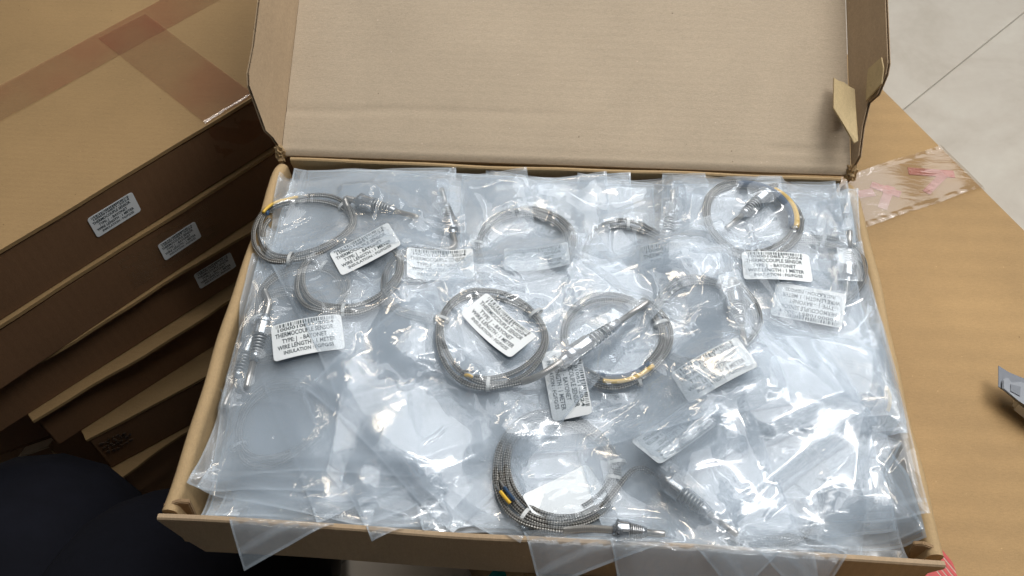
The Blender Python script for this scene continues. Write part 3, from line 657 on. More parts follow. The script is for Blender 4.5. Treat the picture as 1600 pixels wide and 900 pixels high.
def samp(A, x, y):
    fx = np.clip((x - GX0) / GS, 0, A.shape[0] - 1.001); fy = np.clip((y - GY0) / GS, 0, A.shape[1] - 1.001)
    i, j = fx.astype(int), fy.astype(int); a, b = fx - i, fy - j
    return A[i, j] * (1 - a) * (1 - b) + A[i + 1, j] * a * (1 - b) + A[i, j + 1] * (1 - a) * b + A[i + 1, j + 1] * a * b
ZP = 0.001
def pw(uv, z=ZP): return onz(uv[0], uv[1], z)[:2]
BWD, BHT = 0.139, 0.216
def field(r, U, Vv, lam0, lam1, n=14):
    out = np.zeros_like(U)
    for _ in range(n):
        lam = r.uniform(lam0, lam1); th = r.uniform(0, 2 * PI); out += np.sin(2 * PI / lam * (U * math.cos(th) + Vv * math.sin(th)) + r.uniform(0, 2 * PI))
    return out / math.sqrt(n / 2)
def wrinkles(U, Vv, seed, amp, radial=()):
    """soft swells, a few flat facets, and sparse wandering creases"""
    r = np.random.default_rng(seed); k = amp / 0.0016
    out = 0.0011 * k * field(r, U, Vv, 0.06, 0.14) + 0.00022 * k * field(r, U, Vv, 0.025, 0.05)
    pl = np.max(np.stack([r.uniform(-.07, .07) * U + r.uniform(-.07, .07) * Vv + r.uniform(-.0015, .0015) for _ in range(6)]), axis=0)
    out += pl * 0.8 * k
    for lam, wd, hh, gate in ((0.055, 0.17, 0.0021, 0.15), (0.032, 0.24, 0.0014, 0.30), (0.019, 0.34, 0.0006, 0.35)):
        n1 = field(r, U * r.uniform(0.6, 1.0), Vv, lam * 0.7, lam * 1.5); g = field(r, U, Vv, 0.05, 0.10); g = np.clip((g - gate) / 0.5, 0, 1)
        out += hh * min(k, 1.8) * g * np.exp(-(n1 / wd) ** 2)
    for (cu, cv, am) in radial:     # pleats that fan out from a hard lump under the film
        du, dv_ = U - cu, Vv - cv; rr_ = np.hypot(du, dv_); an = np.arctan2(dv_, du)
        q = 0.5 + 0.5 * np.sin(an * r.integers(5, 9) + r.uniform(0, 6) + 1.5 * np.sin(an * 2))
        out += am * np.exp(-rr_ / 0.020) * np.minimum(rr_ / 0.010, 1) * q ** 3
    return out
STATE = {'n': 0}
def make_sensor(s, Bz, label, group):
    """s: coil centre, radius, ties, connector; returns contact samples (x, y, ztop, radius) for the film to drape over"""
    c = np.array(s['c']); R0 = s.get('r', 0.0345); n_seg = 84; wr = 0.0019
    Bs = blur(Bz, 0.006); samples = []
    zc = float(samp(Bs, c[0:1], c[1:2])[0]); root = empty('thermocouple_sensor', (c[0], c[1], zc)); org = np.array([c[0], c[1], zc])
    tag(root, label, 'temperature sensor', group)
    sgn = s.get('dir', 1); a0 = s.get('a0', 0.3); rr_ = np.random.default_rng(STATE['n'] + 5)
    base = tip = None
    if s.get('conn'):
        base, tip = np.array(s['conn'][0]), np.array(s['conn'][1]); ax2 = (tip - base) / np.linalg.norm(tip - base)
        back = base - ax2 * 0.012; d = back - c; dist = np.linalg.norm(d); ab = math.atan2(d[1], d[0])
        a1 = ab - sgn * math.acos(min(1, R0 / dist)) if dist > R0 * 1.02 else ab - sgn * 0.9
        tot = ((sgn * (a1 - a0)) % (2 * PI)) + 2 * PI * s.get('loops', 2)
    else: tot = 2 * PI * (s.get('loops', 2) + 1.15); a1 = a0 + sgn * tot
    m_ = int(tot / (2 * PI) * n_seg); path = []
    el = s.get('ell', (1.0, 0.0))
    for i in range(m_ + 1):
        f = i / m_; a = a0 + sgn * tot * f; lp = tot * f / (2 * PI)
        rad = R0 - 0.0042 + 0.0030 * ((lp * 1.31) % 3.0) * 0.85 + 0.0011 * math.sin(a * 2 + lp * 3) + 0.0008 * math.sin(a * 3 + 1)
        rad *= 1 + (el[0] - 1) * math.cos(2 * (a - el[1]))
        x, y = c[0] + rad * math.cos(a), c[1] + rad * math.sin(a); path.append([x, y, 0.0008 * math.sin(lp * 7 + 1) + 0.0012 * (lp > 1.6)])
    path = np.array(path); path[:, 2] += samp(Bs, path[:, 0], path[:, 1]) + wr + 0.0006
    parts = []
    if base is not None:
        p_e = path[-1]; t_e = path[-1] - path[-4]; t_e[2] = 0; t_e /= np.linalg.norm(t_e)
        zb = float(samp(Bs, base[0:1], base[1:2])[0]) + 0.0068; ztp = float(samp(Bs, tip[0:1], tip[1:2])[0]) + 0.0045
        b3, t3 = np.array([*base, zb]), np.array([*tip, max(ztp, zb - 0.012)]); ax3 = (t3 - b3) / np.linalg.norm(t3 - b3); e3 = b3 - ax3 * 0.010
        g_ = np.linalg.norm(e3 - p_e) * 0.45; q = np.linspace(0, 1, 40)[1:, None]
        bz = (1 - q) ** 3 * p_e + 3 * (1 - q) ** 2 * q * (p_e + np.append(t_e[:2], 0) * g_) + 3 * (1 - q) * q * q * (e3 - ax3 * g_) + q ** 3 * e3
        sag = samp(Bs, bz[:, 0], bz[:, 1]) + wr + 0.0004; bz[:, 2] = np.maximum(bz[:, 2], sag)
        full = np.vstack([path, bz, e3 + (b3 - e3) * np.linspace(0.1, 1, 6)[:, None]])
    else: full = path
    V, F, UV = tube(full - org, wr, 8); mesh_obj('braided_cable', V, F, M['braid'], root, True, UV)
    samples += [(p_[0], p_[1], p_[2] + wr, 0.003) for p_ in full[::2]]
    # nylon ties round the bundle
    for ta_ in s.get('ties', (a0 + 0.9, a0 + 3.4)):
        rc = R0 - 0.0002; cx_, cy_ = c[0] + rc * math.cos(ta_), c[1] + rc * math.sin(ta_); cz_ = float(samp(Bs, np.array([cx_]), np.array([cy_]))[0]) + wr + 0.0012
        rd_ = np.array([math.cos(ta_), math.sin(ta_), 0]); tg_ = np.array([-rd_[1], rd_[0], 0]); V, F = [], []
        for k in range(18):
            t_ = 2 * PI * k / 18; p_ = np.array([cx_, cy_, cz_]) - org + rd_ * 0.0054 * math.cos(t_) + np.array([0, 0, 0.0030 * math.sin(t_)]); nn_ = rd_ * math.cos(t_) + np.array([0, 0, math.sin(t_)])
            V += [p_ - tg_ * 0.0012, p_ + tg_ * 0.0012, p_ + tg_ * 0.0012 + nn_ * 0.0006, p_ - tg_ * 0.0012 + nn_ * 0.0006]
        for k in range(18):
            k2 = (k + 1) % 18
            for j in range(4): F.append((k * 4 + j, k * 4 + (j + 1) % 4, k2 * 4 + (j + 1) % 4, k2 * 4 + j))
        mesh_obj('cable_tie', V, F, M['tie'], root); samples.append((cx_, cy_, cz_ + 0.004, 0.004))
    # coloured lead wires beside the start of the coil
    if s.get('leads'):
        span, ra = s['leads'], s.get('lead_r', R0 - 0.001)
        for k, (nm, mt) in enumerate((('yellow_lead', 'yellow'), ('blue_lead', 'blue'))):
            pts = []
            for i in range(26):
                f = i / 25; a = a0 - sgn * span * f * (1 if k == 0 else s.get('blue_span', 1.15)); rad = ra + (0.0012 if k == 0 else -0.0022) * s.get('lead_side', 1) + 0.001 * f
                pts.append([c[0] + rad * math.cos(a), c[1] + rad * math.sin(a), 0.0068 + 0.0012 * math.sin(f * 3)])
            pts = np.array(pts); pts[:, 2] += samp(Bs, pts[:, 0], pts[:, 1]) + 0.001
            V, F, UV = tube(pts - org, s.get('lead_w', 0.00125), 8); ld = mesh_obj(nm, V, F, M[mt], root, True); samples += [(p_[0], p_[1], p_[2] + 0.0013, 0.002) for p_ in pts]
            e_ = pts[-1] + (pts[-1] - pts[-2]) / np.linalg.norm(pts[-1] - pts[-2]) * np.linspace(0, 0.009, 4)[:, None]
            V, F, UV = tube(e_ - org, 0.0007, 6); mesh_obj('bare_end', V, F, M['tin'], ld, True)
    if base is not None:
        L_ = np.linalg.norm(t3 - b3); o_ = b3 - org; q = L_ / 0.060
        pr = [(-0.030, 0.0018)]
        for k in range(26): pr += [(-0.030 + 0.0011 * k, 0.0027), (-0.030 + 0.0011 * k + 0.0006, 0.0021)]
        # strain spring follows the last straight bit of the cable
        if s.get('sleeve', True):
            seg = full[-34:]; sp = []; Ls = np.concatenate([[0], np.cumsum(np.linalg.norm(np.diff(seg, axis=0), axis=1))]); nt_ = 90; ii = np.linspace(0, Ls[-1], nt_)
            seg2 = np.stack([np.interp(ii, Ls, seg[:, k]) for k in range(3)], 1); rr2 = 0.00235 + 0.0003 * np.sin(np.arange(nt_) * 2.1)
            V, F, UV = tube(seg2 - org, rr2, 10); mesh_obj('strain_relief', V, F, M['steel'], root, True); samples += [(p_[0], p_[1], p_[2] + 0.0025, 0.003) for p_ in seg2[::5]]
        V, F, UV = lathe([(-0.004 * q, 0.0032), (-0.001 * q, 0.0040), (0.0, 0.0062), (0.0008, 0.0066), (0.0035 * q, 0.0066), (0.0038 * q, 0.0060), (0.0042 * q, 0.0063), (0.0145 * q, 0.0063), (0.0150 * q, 0.0058), (0.0152 * q, 0.0050)], o_, ax3, 28)
        cap = mesh_obj('bayonet_cap', V, F, M['metal'], root, True); md = cap.modifiers.new('e', 'EDGE_SPLIT'); md.split_angle = math.radians(35)
        bm_ = bmesh.new(); side = np.cross(ax3, [0, 0, 1.0]); side /= np.linalg.norm(side); upv = np.cross(side, ax3)
        for k in range(20):
            a_ = 2 * PI * k / 20; rv = upv * math.cos(a_) + side * math.sin(a_); add_box(bm_, o_ + ax3 * 0.0019 * q + rv * 0.0066, ax3, np.cross(ax3, rv), rv, 0.0024 * q, 0.0009, 0.0008)
        bm_obj('knurl', bm_, M['metal'], cap)
        bm_ = bmesh.new(); rv = (upv * 0.93 + side * 0.36); add_box(bm_, o_ + ax3 * 0.0105 * q + rv * 0.0062, ax3, np.cross(ax3, rv), rv, 0.0070 * q, 0.0016, 0.0010); bm_obj('slot', bm_, M['spring'], cap)
        hp = []
        for k in range(141):
            f = k / 140; t_ = f * 2 * PI * 6.5; rad = 0.0050 - 0.0016 * f; hp.append(o_ + ax3 * (0.0150 + 0.0165 * f) * q + (upv * math.cos(t_) + side * math.sin(t_)) * rad)
        V, F, UV = tube(hp, 0.00065, 6); mesh_obj('spring', V, F, M['spring'], root, True)
        V, F, UV = lathe([(0.0150 * q, 0.0026), (0.030 * q, 0.0026), (0.0305 * q, 0.0034), (0.0315 * q, 0.0038), (0.034 * q, 0.0038), (0.0348 * q, 0.0030), (0.037 * q, 0.0030)], o_, ax3, 18); fe = mesh_obj('ferrule', V, F, M['metal'], root, True)
        V, F, UV = lathe([(0.0365 * q, 0.0021), (0.058 * q, 0.0021), (0.0594 * q, 0.0018), (0.060 * q, 0.0010)], o_, ax3, 16); mesh_obj('probe', V, F, M['steel'], root, True)
        for f in np.linspace(-0.05, 1, 36):
            p_ = b3 + (t3 - b3) * f; rad = 0.0068 if f < 0.27 else (0.005 if f < 0.6 else 0.0026); samples.append((p_[0], p_[1], p_[2] + rad, rad + 0.001))
    return samples
def make_bag(spec, label, group):
    global H
    STATE['n'] += 1; sd = spec.get('seed', STATE['n'])
    w_, h_ = spec.get('size', (BWD, BHT)); c = np.array(spec['c']); ux = np.array(spec['u'], float); ux /= np.linalg.norm(ux); vx = np.array([-ux[1], ux[0]])
    ov = spec.get('over', ''); xs = [c[0] + a * w_ / 2 * ux[0] + b * h_ / 2 * vx[0] for a in (-1, 1) for b in (-1, 1)]; ys = [c[1] + a * w_ / 2 * ux[1] + b * h_ / 2 * vx[1] for a in (-1, 1) for b in (-1, 1)]
    x0, x1 = (0.009 if 'l' in ov else 0.013) - min(xs), (W - 0.006 if 'r' in ov else W - 0.011) - max(xs); y0, y1 = (-0.12 if 'f' in ov else 0.0) - min(ys), D - 0.006 - max(ys)
    c = c + np.array([max(x0, min(0, x1)) if x0 <= x1 else (x0 + x1) / 2, max(y0, min(0, y1)) if y0 <= y1 else y1])
    Bz = np.maximum(H, blur(H, 0.007)) + 0.0003
    samples = []
    for s in spec.get('sensors', []): samples += make_sensor(s, Bz, s['label'], s.get('group', 'bagged temperature sensors'))
    st = spec.get('step', 0.0014); nu, nv = int(w_ / st) + 1, int(h_ / st) + 1
    u = np.linspace(-w_ / 2, w_ / 2, nu); v = np.linspace(-h_ / 2, h_ / 2, nv); U, Vv = np.meshgrid(u, v, indexing='ij')
    r = np.random.default_rng(sd * 13 + 1); k1, k2 = r.uniform(0, 6, 2)
    Ud = U + 0.0018 * np.sin(Vv * 28 + k1); Vd = Vv + 0.0018 * np.sin(U * 34 + k2)
    X = c[0] + Ud * ux[0] + Vd * vx[0]; Y = c[1] + Ud * ux[1] + Vd * vx[1]
    B = samp(Bz, X, Y)
    T0 = np.full(U.shape, -1.0)
    for (sx, sy, sz, rad) in samples:
        du = (sx - c[0]) * ux[0] + (sy - c[1]) * ux[1]; dv = (sx - c[0]) * vx[0] + (sy - c[1]) * vx[1]
        i0, i1 = np.searchsorted(u, du - rad - st), np.searchsorted(u, du + rad + st); j0, j1 = np.searchsorted(v, dv - rad - st), np.searchsorted(v, dv + rad + st)
        if i1 <= i0 or j1 <= j0: continue
        T0[i0:i1, j0:j1] = np.maximum(T0[i0:i1, j0:j1], sz + 0.0004)
    e = np.minimum(np.minimum(U + w_ / 2, w_ / 2 - U), np.minimum(Vv + h_ / 2, h_ / 2 - Vv)); tap = np.clip(e / 0.010, 0, 1)
    T0 = np.where(e < st * 1.5, -1.0, T0)
    Tp = np.maximum(B + 0.0009 * tap, T0)
    for _ in range(int(60 * (0.0025 / st) ** 1.5)):
        A = Tp.copy(); A[1:-1, 1:-1] = (Tp[:-2, 1:-1] + Tp[2:, 1:-1] + Tp[1:-1, :-2] + Tp[1:-1, 2:]) / 4
        Tp = np.maximum(np.maximum(A, T0), B + 0.0009 * tap)
    rad_ = []
    for s in spec.get('sensors', []):
        if s.get('conn'):
            for pt_ in s['conn']: d_ = np.array(pt_) - c; rad_.append((d_ @ ux, d_ @ vx, 0.0016))
    wk = wrinkles(U, Vv, sd * 7 + 3, spec.get('wr', 0.0019), rad_); wk -= wk.min()
    Tp = Tp + np.clip(wk, 0, 0.006) * tap * 0.6
    # corners that curl away from the pile
    cur = np.zeros_like(U)
    for (su, sv, hh) in spec.get('curl', ()):
        d_ = np.hypot(U - su * w_ / 2, Vv - sv * h_ / 2); cur += hh * np.clip(1 - d_ / 0.06, 0, 1) ** 2
    ed = 0.0009 * (1 - tap) * np.sin((U + Vv) * 90 + k1)
    Tp = Tp + cur + np.abs(ed); Bt = B + cur + np.abs(ed) * 0.5
    Tp = np.maximum(Tp, Bt + 0.0002)
    zc = float(samp(Bz, c[0:1], c[1:2])[0]); org = np.array([c[0], c[1], zc])
    V = np.stack([X - c[0], Y - c[1], Tp - zc], -1).reshape(-1, 3); UV = np.stack([e, Vv + h_ / 2], -1).reshape(-1, 2)
    idx = np.arange(nu * nv).reshape(nu, nv); F = np.stack([idx[:-1, :-1], idx[1:, :-1], idx[1:, 1:], idx[:-1, 1:]], -1).reshape(-1, 4)
    si, sj = slice(0, nu, 3), slice(0, nv, 3); Xb, Yb, Zb, Ub, Vb = X[si, sj], Y[si, sj], Bt[si, sj], U[si, sj], Vv[si, sj]; n2u, n2v = Xb.shape; id2 = np.arange(n2u * n2v).reshape(n2u, n2v) + len(V)
    V2 = np.stack([Xb - c[0], Yb - c[1], Zb - zc], -1).reshape(-1, 3); UV2 = np.stack([e[si, sj], Vb + h_ / 2], -1).reshape(-1, 2); F2 = np.stack([id2[:-1, :-1], id2[1:, :-1], id2[1:, 1:], id2[:-1, 1:]], -1).reshape(-1, 4)
    if spec.get('single'): V2, UV2, F2 = V2[:0], UV2[:0], F2[:0]
    me = bpy.data.meshes.new('plastic_bag'); VV = np.vstack([V, V2]); FF = np.vstack([F, F2])
    me.vertices.add(len(VV)); me.vertices.foreach_set('co', VV.astype(np.float32).ravel()); me.loops.add(FF.size); me.loops.foreach_set('vertex_index', FF.astype(np.int32).ravel())
    me.polygons.add(len(FF)); me.polygons.foreach_set('loop_start', np.arange(0, FF.size, 4, dtype=np.int32)); me.update(calc_edges=True); me.validate()
    bag = finish('plastic_bag', me, M[spec.get('mat', 'film')], None, True, np.vstack([UV, UV2]), tuple(org)); tag(bag, label, 'plastic bag', group)
    # stickers stuck on the film, following its folds
    Bs_ = B + 0.0006
    for sk in spec.get('stickers', []):
        sc_, sdir = np.array(sk['c']), np.array(sk['u'], float); sdir /= np.linalg.norm(sdir); sv_ = np.array([-sdir[1], sdir[0]])
        def zs(xy):
            du = (xy[:, 0] - c[0]) * ux[0] + (xy[:, 1] - c[1]) * ux[1]; dv = (xy[:, 0] - c[0]) * vx[0] + (xy[:, 1] - c[1]) * vx[1]
            fu = np.clip((du + w_ / 2) / (u[1] - u[0]), 0, nu - 1.001); fv = np.clip((dv + h_ / 2) / (v[1] - v[0]), 0, nv - 1.001); i, j = fu.astype(int), fv.astype(int); a, b = fu - i, fv - j
            Tq = Bs_ if sk.get('under') else Tp
            return Tq[i, j] * (1 - a) * (1 - b) + Tq[i + 1, j] * a * (1 - b) + Tq[i, j + 1] * (1 - a) * b + Tq[i + 1, j + 1] * a * b
        # the paper is stiffer than the film: fit a plane and keep a third of the film's unevenness
        gu, gv = np.meshgrid(np.linspace(-SW / 2, SW / 2, 25), np.linspace(-SH / 2, SH / 2, 15), indexing='ij'); gp = sc_ + gu.reshape(-1, 1) * sdir + gv.reshape(-1, 1) * sv_; gz = zs(gp)
        A_ = np.stack([gu.ravel(), gv.ravel(), np.ones(gu.size), gu.ravel() ** 2], 1); co_, *_ = np.linalg.lstsq(A_, gz, rcond=None)
        lift = max(0.0, float(np.max(gz - A_ @ co_))) + 0.0002
        def zst(p2): return p2[:, 0] * co_[0] + p2[:, 1] * co_[1] + co_[2] + p2[:, 0] ** 2 * co_[3] + lift
        rr0 = 0.0028; hx, hy = SW / 2, SH / 2
        P2 = np.stack([gu, gv], -1).reshape(-1, 2).copy()
        for k in range(len(P2)):      # round the corners of the grid
            ax_, ay_ = abs(P2[k, 0]) - (hx - rr0), abs(P2[k, 1]) - (hy - rr0)
            if ax_ > 0 and ay_ > 0:
                dd_ = math.hypot(ax_, ay_); mx = max(ax_, ay_); f = mx / dd_
                P2[k] = [math.copysign(hx - rr0 + ax_ * f, P2[k, 0]), math.copysign(hy - rr0 + ay_ * f, P2[k, 1])]
        xy = sc_ + P2[:, :1] * sdir + P2[:, 1:] * sv_; zz = zst(P2)
        idg = np.arange(25 * 15).reshape(25, 15); Fs = np.stack([idg[:-1, :-1], idg[1:, :-1], idg[1:, 1:], idg[:-1, 1:]], -1).reshape(-1, 4)
        Vs = np.column_stack([xy, zz + 0.0004]) - org; Vs2 = np.column_stack([xy, zz + 0.0001]) - org; n_ = len(Vs)
        so = mesh_obj('sticker', np.vstack([Vs, Vs2]), np.vstack([Fs, Fs[:, ::-1] + n_]), M['paper'], bag, True)
        if not sk.get('blank'):
            tp2 = np.array(TXT[0]); xy = sc_ + tp2[:, :1] * sdir + tp2[:, 1:] * sv_; mesh_obj('lettering', np.column_stack([xy, zst(tp2) + 0.00055]) - org, TXT[1], M['ink'], so)
        # raise the pile where the sticker is
        du = (GX - sc_[0]) * sdir[0] + (GY - sc_[1]) * sdir[1]; dv = (GX - sc_[0]) * sv_[0] + (GY - sc_[1]) * sv_[1]; mk = (abs(du) < hx) & (abs(dv) < hy)
        H[mk] = np.maximum(H[mk], zst(np.stack([du[mk], dv[mk]], 1)) + 0.0009)
    du = (GX - c[0]) * ux[0] + (GY - c[1]) * ux[1]; dv = (GX - c[0]) * vx[0] + (GY - c[1]) * vx[1]; mk = (abs(du) < w_ / 2) & (abs(dv) < h_ / 2)
    fu = (du[mk] + w_ / 2) / (u[1] - u[0]); fv = (dv[mk] + h_ / 2) / (v[1] - v[0]); i = np.clip(fu.astype(int), 0, nu - 2); j = np.clip(fv.astype(int), 0, nv - 2)
    H[mk] = np.maximum(H[mk], B[i, j] + spec.get('squash', 0.55) * (np.maximum.reduce([Tp[i, j], Tp[i + 1, j], Tp[i, j + 1], Tp[i + 1, j + 1]]) - cur[i, j] - B[i, j]))
    return bag
def tdir_(cpx, t): a = pw(cpx); b = pw((cpx[0] + t[0] * 30, cpx[1] + t[1] * 30)); return b - a
def ang(cpx, ppx): a, b = pw(cpx), pw(ppx); return math.atan2(b[1] - a[1], b[0] - a[0])

# ---- buried layers: bags whose edges and coils show faintly through those on top
GB = 'clear bags buried lower in the tray'; GSB = 'coiled sensors in the buried bags'
lay = np.random.default_rng(21)
for layer, (nx, ny, th0) in enumerate(((3, 2, 0), (2, 2, PI / 2))):
    for i in range(nx):
        for j in range(ny):
            mx, my = (0.083, 0.112) if layer == 0 else (0.122, 0.08)
            x = mx + (W - 2 * mx) * (i / max(1, nx - 1)) + lay.uniform(-.008, .008); y = my + (D - 2 * my) * (j / max(1, ny - 1)) + lay.uniform(-.008, .008)
            th = th0 + lay.uniform(-0.06, 0.06) + (PI if lay.random() < .4 else 0)
            u_ = np.array([math.cos(th), math.sin(th)]); v_ = np.array([-u_[1], u_[0]]); cc = np.array([x, y]) + v_ * lay.uniform(-.03, .03); cn = cc + u_ * 0.045
            sns = [{'c': cc, 'r': 0.033, 'a0': lay.uniform(0, 6), 'loops': 2, 'conn': (cn - v_ * 0.005, cn + v_ * 0.055) if lay.random() < .5 else None, 'dir': 1, 'label': 'braided steel sensor coil buried low in the pile of bags', 'group': GSB}] if layer == 1 else []
            make_bag({'c': (x, y), 'u': u_, 'sensors': sns, 'step': 0.004, 'wr': 0.0012, 'mat': 'film_m', 'single': layer == 0}, 'clear plastic bag buried under the upper bags in the tray', GB)

# ---- the bags in view, lowest first
GT = 'clear plastic bags on top of the pile'; GSS = 'bagged temperature sensors'
def bag_px(cpx, t, label, coil=None, r=0.0345, conn=None, a0px=None, leads=0, sticker=None, st_t=None, blank=False, direction=1, slabel=None, ties=None, extra=None, **kw):
    spec = {'c': pw(cpx), 'u': tdir_(cpx, t)}; spec.update(kw); sn = []
    if 'corner' in kw:       # the bag is laid so that one of its corners comes to a given spot
        (su, sv), cp_ = kw['corner']; q_ = onz(cp_[0], cp_[1], kw.get('cz', -0.03))[:2]; uu = spec['u'] / np.linalg.norm(spec['u']); vv = np.array([-uu[1], uu[0]]); sz = kw.get('size', (BWD, BHT))
        spec['c'] = q_ - uu * su * sz[0] / 2 - vv * sv * sz[1] / 2
    if coil:
        s = {'c': pw(coil), 'r': r, 'loops': kw.pop('loops', 2), 'dir': direction, 'label': slabel, 'group': GSS}
        if conn: s['conn'] = (pw(conn[0]), pw(conn[1]))
        if a0px: s['a0'] = ang(coil, a0px)
        if leads: s['leads'] = leads
        if ties: s['ties'] = [ang(coil, q_) for q_ in ties]
        if extra: s.update(extra)
        sn.append(s)
    spec['sensors'] = sn
    if sticker: spec['stickers'] = [{'c': pw(sticker), 'u': tdir_(sticker, st_t or t), 'blank': blank, 'under': blank}]
    return make_bag(spec, label, GT)

B = bag_px
B((520, 345), (1.0, -0.02), 'clear bag lying along the back left edge under the coil with yellow leads', wr=0.0016)
B((860, 345), (1.0, 0.01), 'flat milky bag standing against the lid in the middle of the back row', mat='film_m', wr=0.0012)
B((1255, 350), (1.0, 0.06), 'clear bag tucked in the back right corner behind the blue leads', wr=0.0016)
B((985, 392), (1.0, -0.02), 'clear bag with a dim coil behind the centre right of the back row', coil=(985, 395), slabel='dim coil right of the middle in the back row, steel cap beside it', conn=((1040, 385), (1052, 300)), sticker=(1052, 412), st_t=(1, -0.02), mat='film', a0px=(930, 420), extra={'ties': (1.6,)})
B((1385, 735), (0.99, -0.10), 'clear bag low at the right wall with a pale square corner', coil=(1312, 735), r=0.026, slabel='sensor lying deep at the right wall with its cap upright', conn=((1362, 735), (1366, 805)), size=(0.11, 0.18))
B((1325, 640), (1.0, 0.05), 'clear bag at the right wall with a coil and one yellow lead', coil=(1316, 616), r=0.0285, a0px=(1392, 610), leads=0.6, slabel='dim coil with a short yellow lead by the right wall', mat='film', size=(0.125, 0.145), wr=0.0014, curl=((1, -1, .006),), extra={'loops': 2, 'blue_span': 1.6}, over='r')
B((1330, 520), (1.0, 0.03), 'crumpled clear bag spilling over the right wall near its middle', wr=0.0032, size=(0.12, 0.16), curl=((1, 1, .006),), over='r')
B((1185, 745), (0.99, -0.07), 'large milky bag in the near right with a ghostly big coil', coil=(1192, 745), r=0.040, slabel='ghostly large coil inside the milky bag at the near right', mat='film_m', wr=0.0012, curl=((1, 1, .005),))
B((470, 690), (0.98, -0.10), 'flat clear bag in the lower left with a faint coil inside', coil=(525, 725), r=0.029, slabel='faint dark coil in the lower left of the tray', wr=0.0030, curl=((-1, 1, .008),))
B((395, 735), (0.99, -0.04), 'flat clear bag in the near left corner with its edge turned up', wr=0.0030, curl=((-1, -1, .010), (-1, 1, .008)), mat='film')
B((425, 795), (0.95, -0.28), 'clear bag at the near left whose pointed corner hangs over the front', wr=0.0016, size=(0.135, 0.13), over='fl', corner=((-1, -1), (338, 894)))
B((625, 745), (0.94, -0.34), 'clear bag with a small corner over the front wall, left of the middle', wr=0.0016, size=(0.125, 0.19), over='f', corner=((-1, -1), (585, 867)), cz=-0.02)
B((700, 735), (0.96, -0.28), 'clear bag under the bottom corner of the centre bag, just over the front edge', wr=0.0018, size=(0.13, 0.20), over='f', corner=((-1, -1), (660, 846)), cz=-0.012)
B((740, 745), (0.88, 0.46), 'clear bag whose lower right corner folds over the front wall near the middle', wr=0.0022, size=(0.12, 0.18), over='f', corner=((1, -1), (812, 858)), cz=-0.015)
B((960, 800), (0.95, -0.30), 'crumpled clear bag drooping over the front wall right of the middle', wr=0.0030, size=(0.13, 0.17), over='f', corner=((-1, -1), (850, 950)), cz=-0.045)
B((1180, 800), (0.75, 0.66), 'clear bag with one corner pointing straight down over the front wall', wr=0.0022, size=(0.11, 0.16), over='f', corner=((1, -1), (1178, 965)), cz=-0.045)
B((1300, 800), (0.86, 0.5), 'clear bag at the near right corner, drooping over the front wall', wr=0.0014, size=(0.10, 0.12), over='f', corner=((1, -1), (1395, 975)), cz=-0.045)
B((430, 660), (0.96, 0.22), 'crumpled clear bag low at the left side below the sticker with two tips', coil=(430, 650), r=0.030, slabel='dim coil in the crumpled bag low at the left side', wr=0.0036, size=(0.12, 0.15), curl=((-1, -1, .006),))
B((545, 735), (0.92, -0.38), 'crumpled clear bag near the front wall between the pointed corner bag and the bright coil', wr=0.0036, size=(0.125, 0.16), curl=((1, 1, .005),))
B((560, 640), (0.90, -0.42), 'smooth clear bag left of the centre bag reflecting the lamps', wr=0.0030)
B((372, 560), (1.0, 0.03), 'narrow clear bag squeezed against the left wall under the twin tips', coil=(440, 500), r=0.030, slabel='farther steel tip pointing down hard by the left wall', conn=((392, 520), (345, 628)), size=(0.10, 0.19), wr=0.0028, curl=((-1, -1, .01),), over='l')
B((452, 520), (1.0, 0.0), 'clear bag at the left wall holding two long steel tips', coil=(470, 470), r=0.033, slabel='nearer of the two steel tips pointing down along the left wall', conn=((416, 505), (384, 606)), sticker=(487, 545), st_t=(0.98, -0.17), wr=0.0022, over='l')
B((822, 392), (1.0, -0.03), 'clear bag at the middle of the back row, bare coil and pale sticker', coil=(817, 378), r=0.0365, slabel='bright coil in the middle of the back row with no tip showing', sticker=(838, 407), ties=((798, 318), (752, 372)), a0px=(890, 390), extra={'loops': 3})
B((722, 395), (0.99, -0.06), 'clear bag with a half covered sticker and upright sensor tip, back row left', conn=((707, 366), (690, 296)), coil=(672, 452), slabel='sensor with its thin tip pointing up at the back, behind the centre bag', sticker=(690, 425), curl=((1, 1, .006),), extra={'sleeve': True}, direction=-1, size=(0.115, 0.2))
B((566, 455), (0.93, -0.37), 'clear bag at centre left with slanted clean sticker over a dim coil', coil=(551, 440), r=0.038, slabel='dim coil under the slanted sticker at centre left', sticker=(575, 408), curl=((-1, 1, .008),), size=(0.12, 0.175), a0px=(500, 470), extra={'loops': 2})
B((1320, 475), (-1.0, -0.06), 'crumpled clear bag at the right wall with upside down sticker', coil=(1272, 420), r=0.034, slabel='dim coil above the upside down sticker near the right wall', sticker=(1260, 484), st_t=(-0.97, -0.22), conn=((1322, 440), (1326, 365)), wr=0.003, curl=((-1, -1, .01), (-1, 1, .008)), over='r')
B((522, 322), (1.0, -0.03), 'clear bag in the back left corner holding the coil with yellow leads', coil=(478, 356), r=0.0375, conn=((562, 318), (656, 353)), a0px=(418, 340), leads=0.9, direction=1, slabel='coil with yellow leads and silver cap in the back left corner', ties=((460, 404), (530, 322)), extra={'loops': 2, 'blue_span': 0.1, 'lead_r': 0.0355}, over='l', size=(0.142, 0.100))
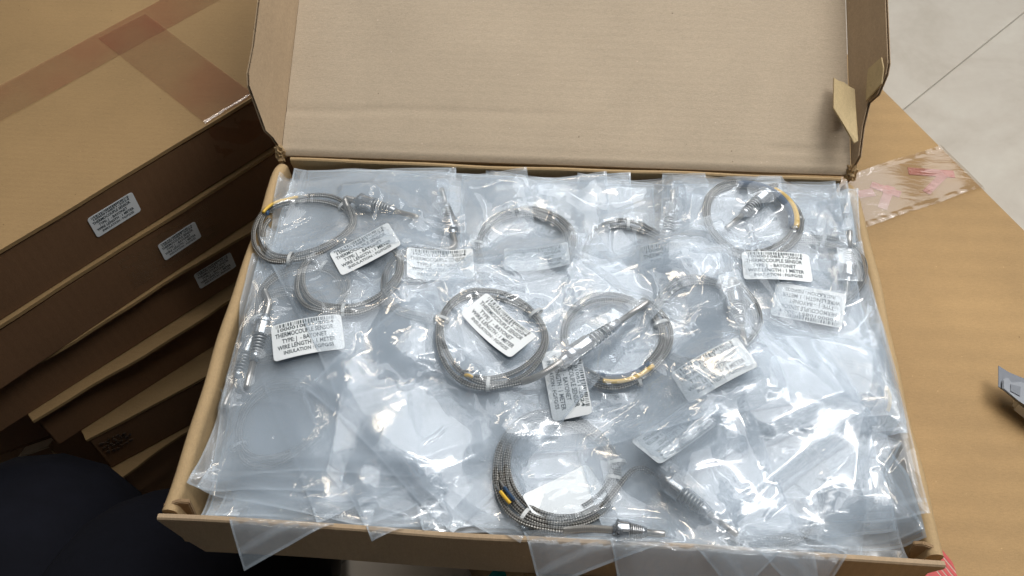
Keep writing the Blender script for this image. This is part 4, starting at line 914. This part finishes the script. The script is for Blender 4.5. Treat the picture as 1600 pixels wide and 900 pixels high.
B((1180, 390), (1.0, 0.05), 'clear bag at the back right holding the coil with dark blue leads', coil=(1172, 346), r=0.0365, conn=((1196, 312), (1132, 364)), a0px=(1236, 362), leads=1.25, direction=-1, slabel='coil with thick dark blue leads and inward pointing tip, back right', sticker=(1209, 430), st_t=(1, 0.06), ties=((1232, 345), (1180, 382)), extra={'lead_w': 0.0027, 'blue_span': 1.7, 'sleeve': False, 'lead_r': 0.0325})
B((1240, 690), (0.97, 0.24), 'crumpled clear bag over the ghostly coil at the near right', wr=0.0034, size=(0.12, 0.15))
B((1075, 735), (0.82, -0.57), 'clear bag in front of the slanted stickers with a shiny tip pointing right', coil=(876, 719), r=0.036, conn=((1040, 748), (1152, 838)), slabel='sensor with long shiny tip pointing to the near right corner', sticker=(1052, 680), st_t=(-0.82, 0.56), wr=0.0030, a0px=(900, 760), extra={'sleeve': False})
B((1105, 520), (0.95, -0.30), 'clear bag right of centre with slanted sticker above a dim steel cap', coil=(1098, 505), r=0.036, slabel='dim coil with a broad silver cap right of the centre bag', conn=((1142, 470), (1160, 560)), sticker=(1110, 596), st_t=(0.93, -0.36), wr=0.0026, size=(0.13, 0.185))
B((890, 735), (0.90, -0.40), 'clear bag at the front middle holding a bright coil and knurled cap', coil=(872, 724), r=0.0395, conn=((962, 829), (1040, 833)), a0px=(812, 770), leads=0.25, direction=1, slabel='bright coil at the front middle with ribbed sleeve and knurled cap', sticker=(884, 765), st_t=(0.87, -0.46), blank=True, ties=((945, 714), (828, 786)), wr=0.0016, extra={'loops': 2})
B((1092, 812), (0.97, -0.20), 'small crumpled clear bag across the two steel tips at the front right of the middle', wr=0.0028, size=(0.115, 0.15), over='f')
B((950, 545), (0.25, 0.97), 'clear bag just right of the centre bag with yellow and blue leads', coil=(958, 530), r=0.0365, a0px=(1010, 573), leads=1.0, direction=1, slabel='coil with yellow and blue leads just right of the centre bag', sticker=(884, 603), st_t=(0.22, 0.975), ties=((985, 575), (1012, 515)), wr=0.0020, extra={'lead_w': 0.0016, 'loops': 2})
B((768, 553), (0.80, 0.60), 'clear bag lying topmost in the centre, slanted sticker inside the coil', coil=(771, 537), r=0.0372, conn=((885, 578), (1012, 483)), a0px=(735, 612), leads=0.12, direction=1, slabel='bright coil in the topmost centre bag, cap and tip at its right', sticker=(780, 527), st_t=(0.78, 0.625), ties=((703, 522), (838, 497), (764, 604)), wr=0.0018, extra={'loops': 2})
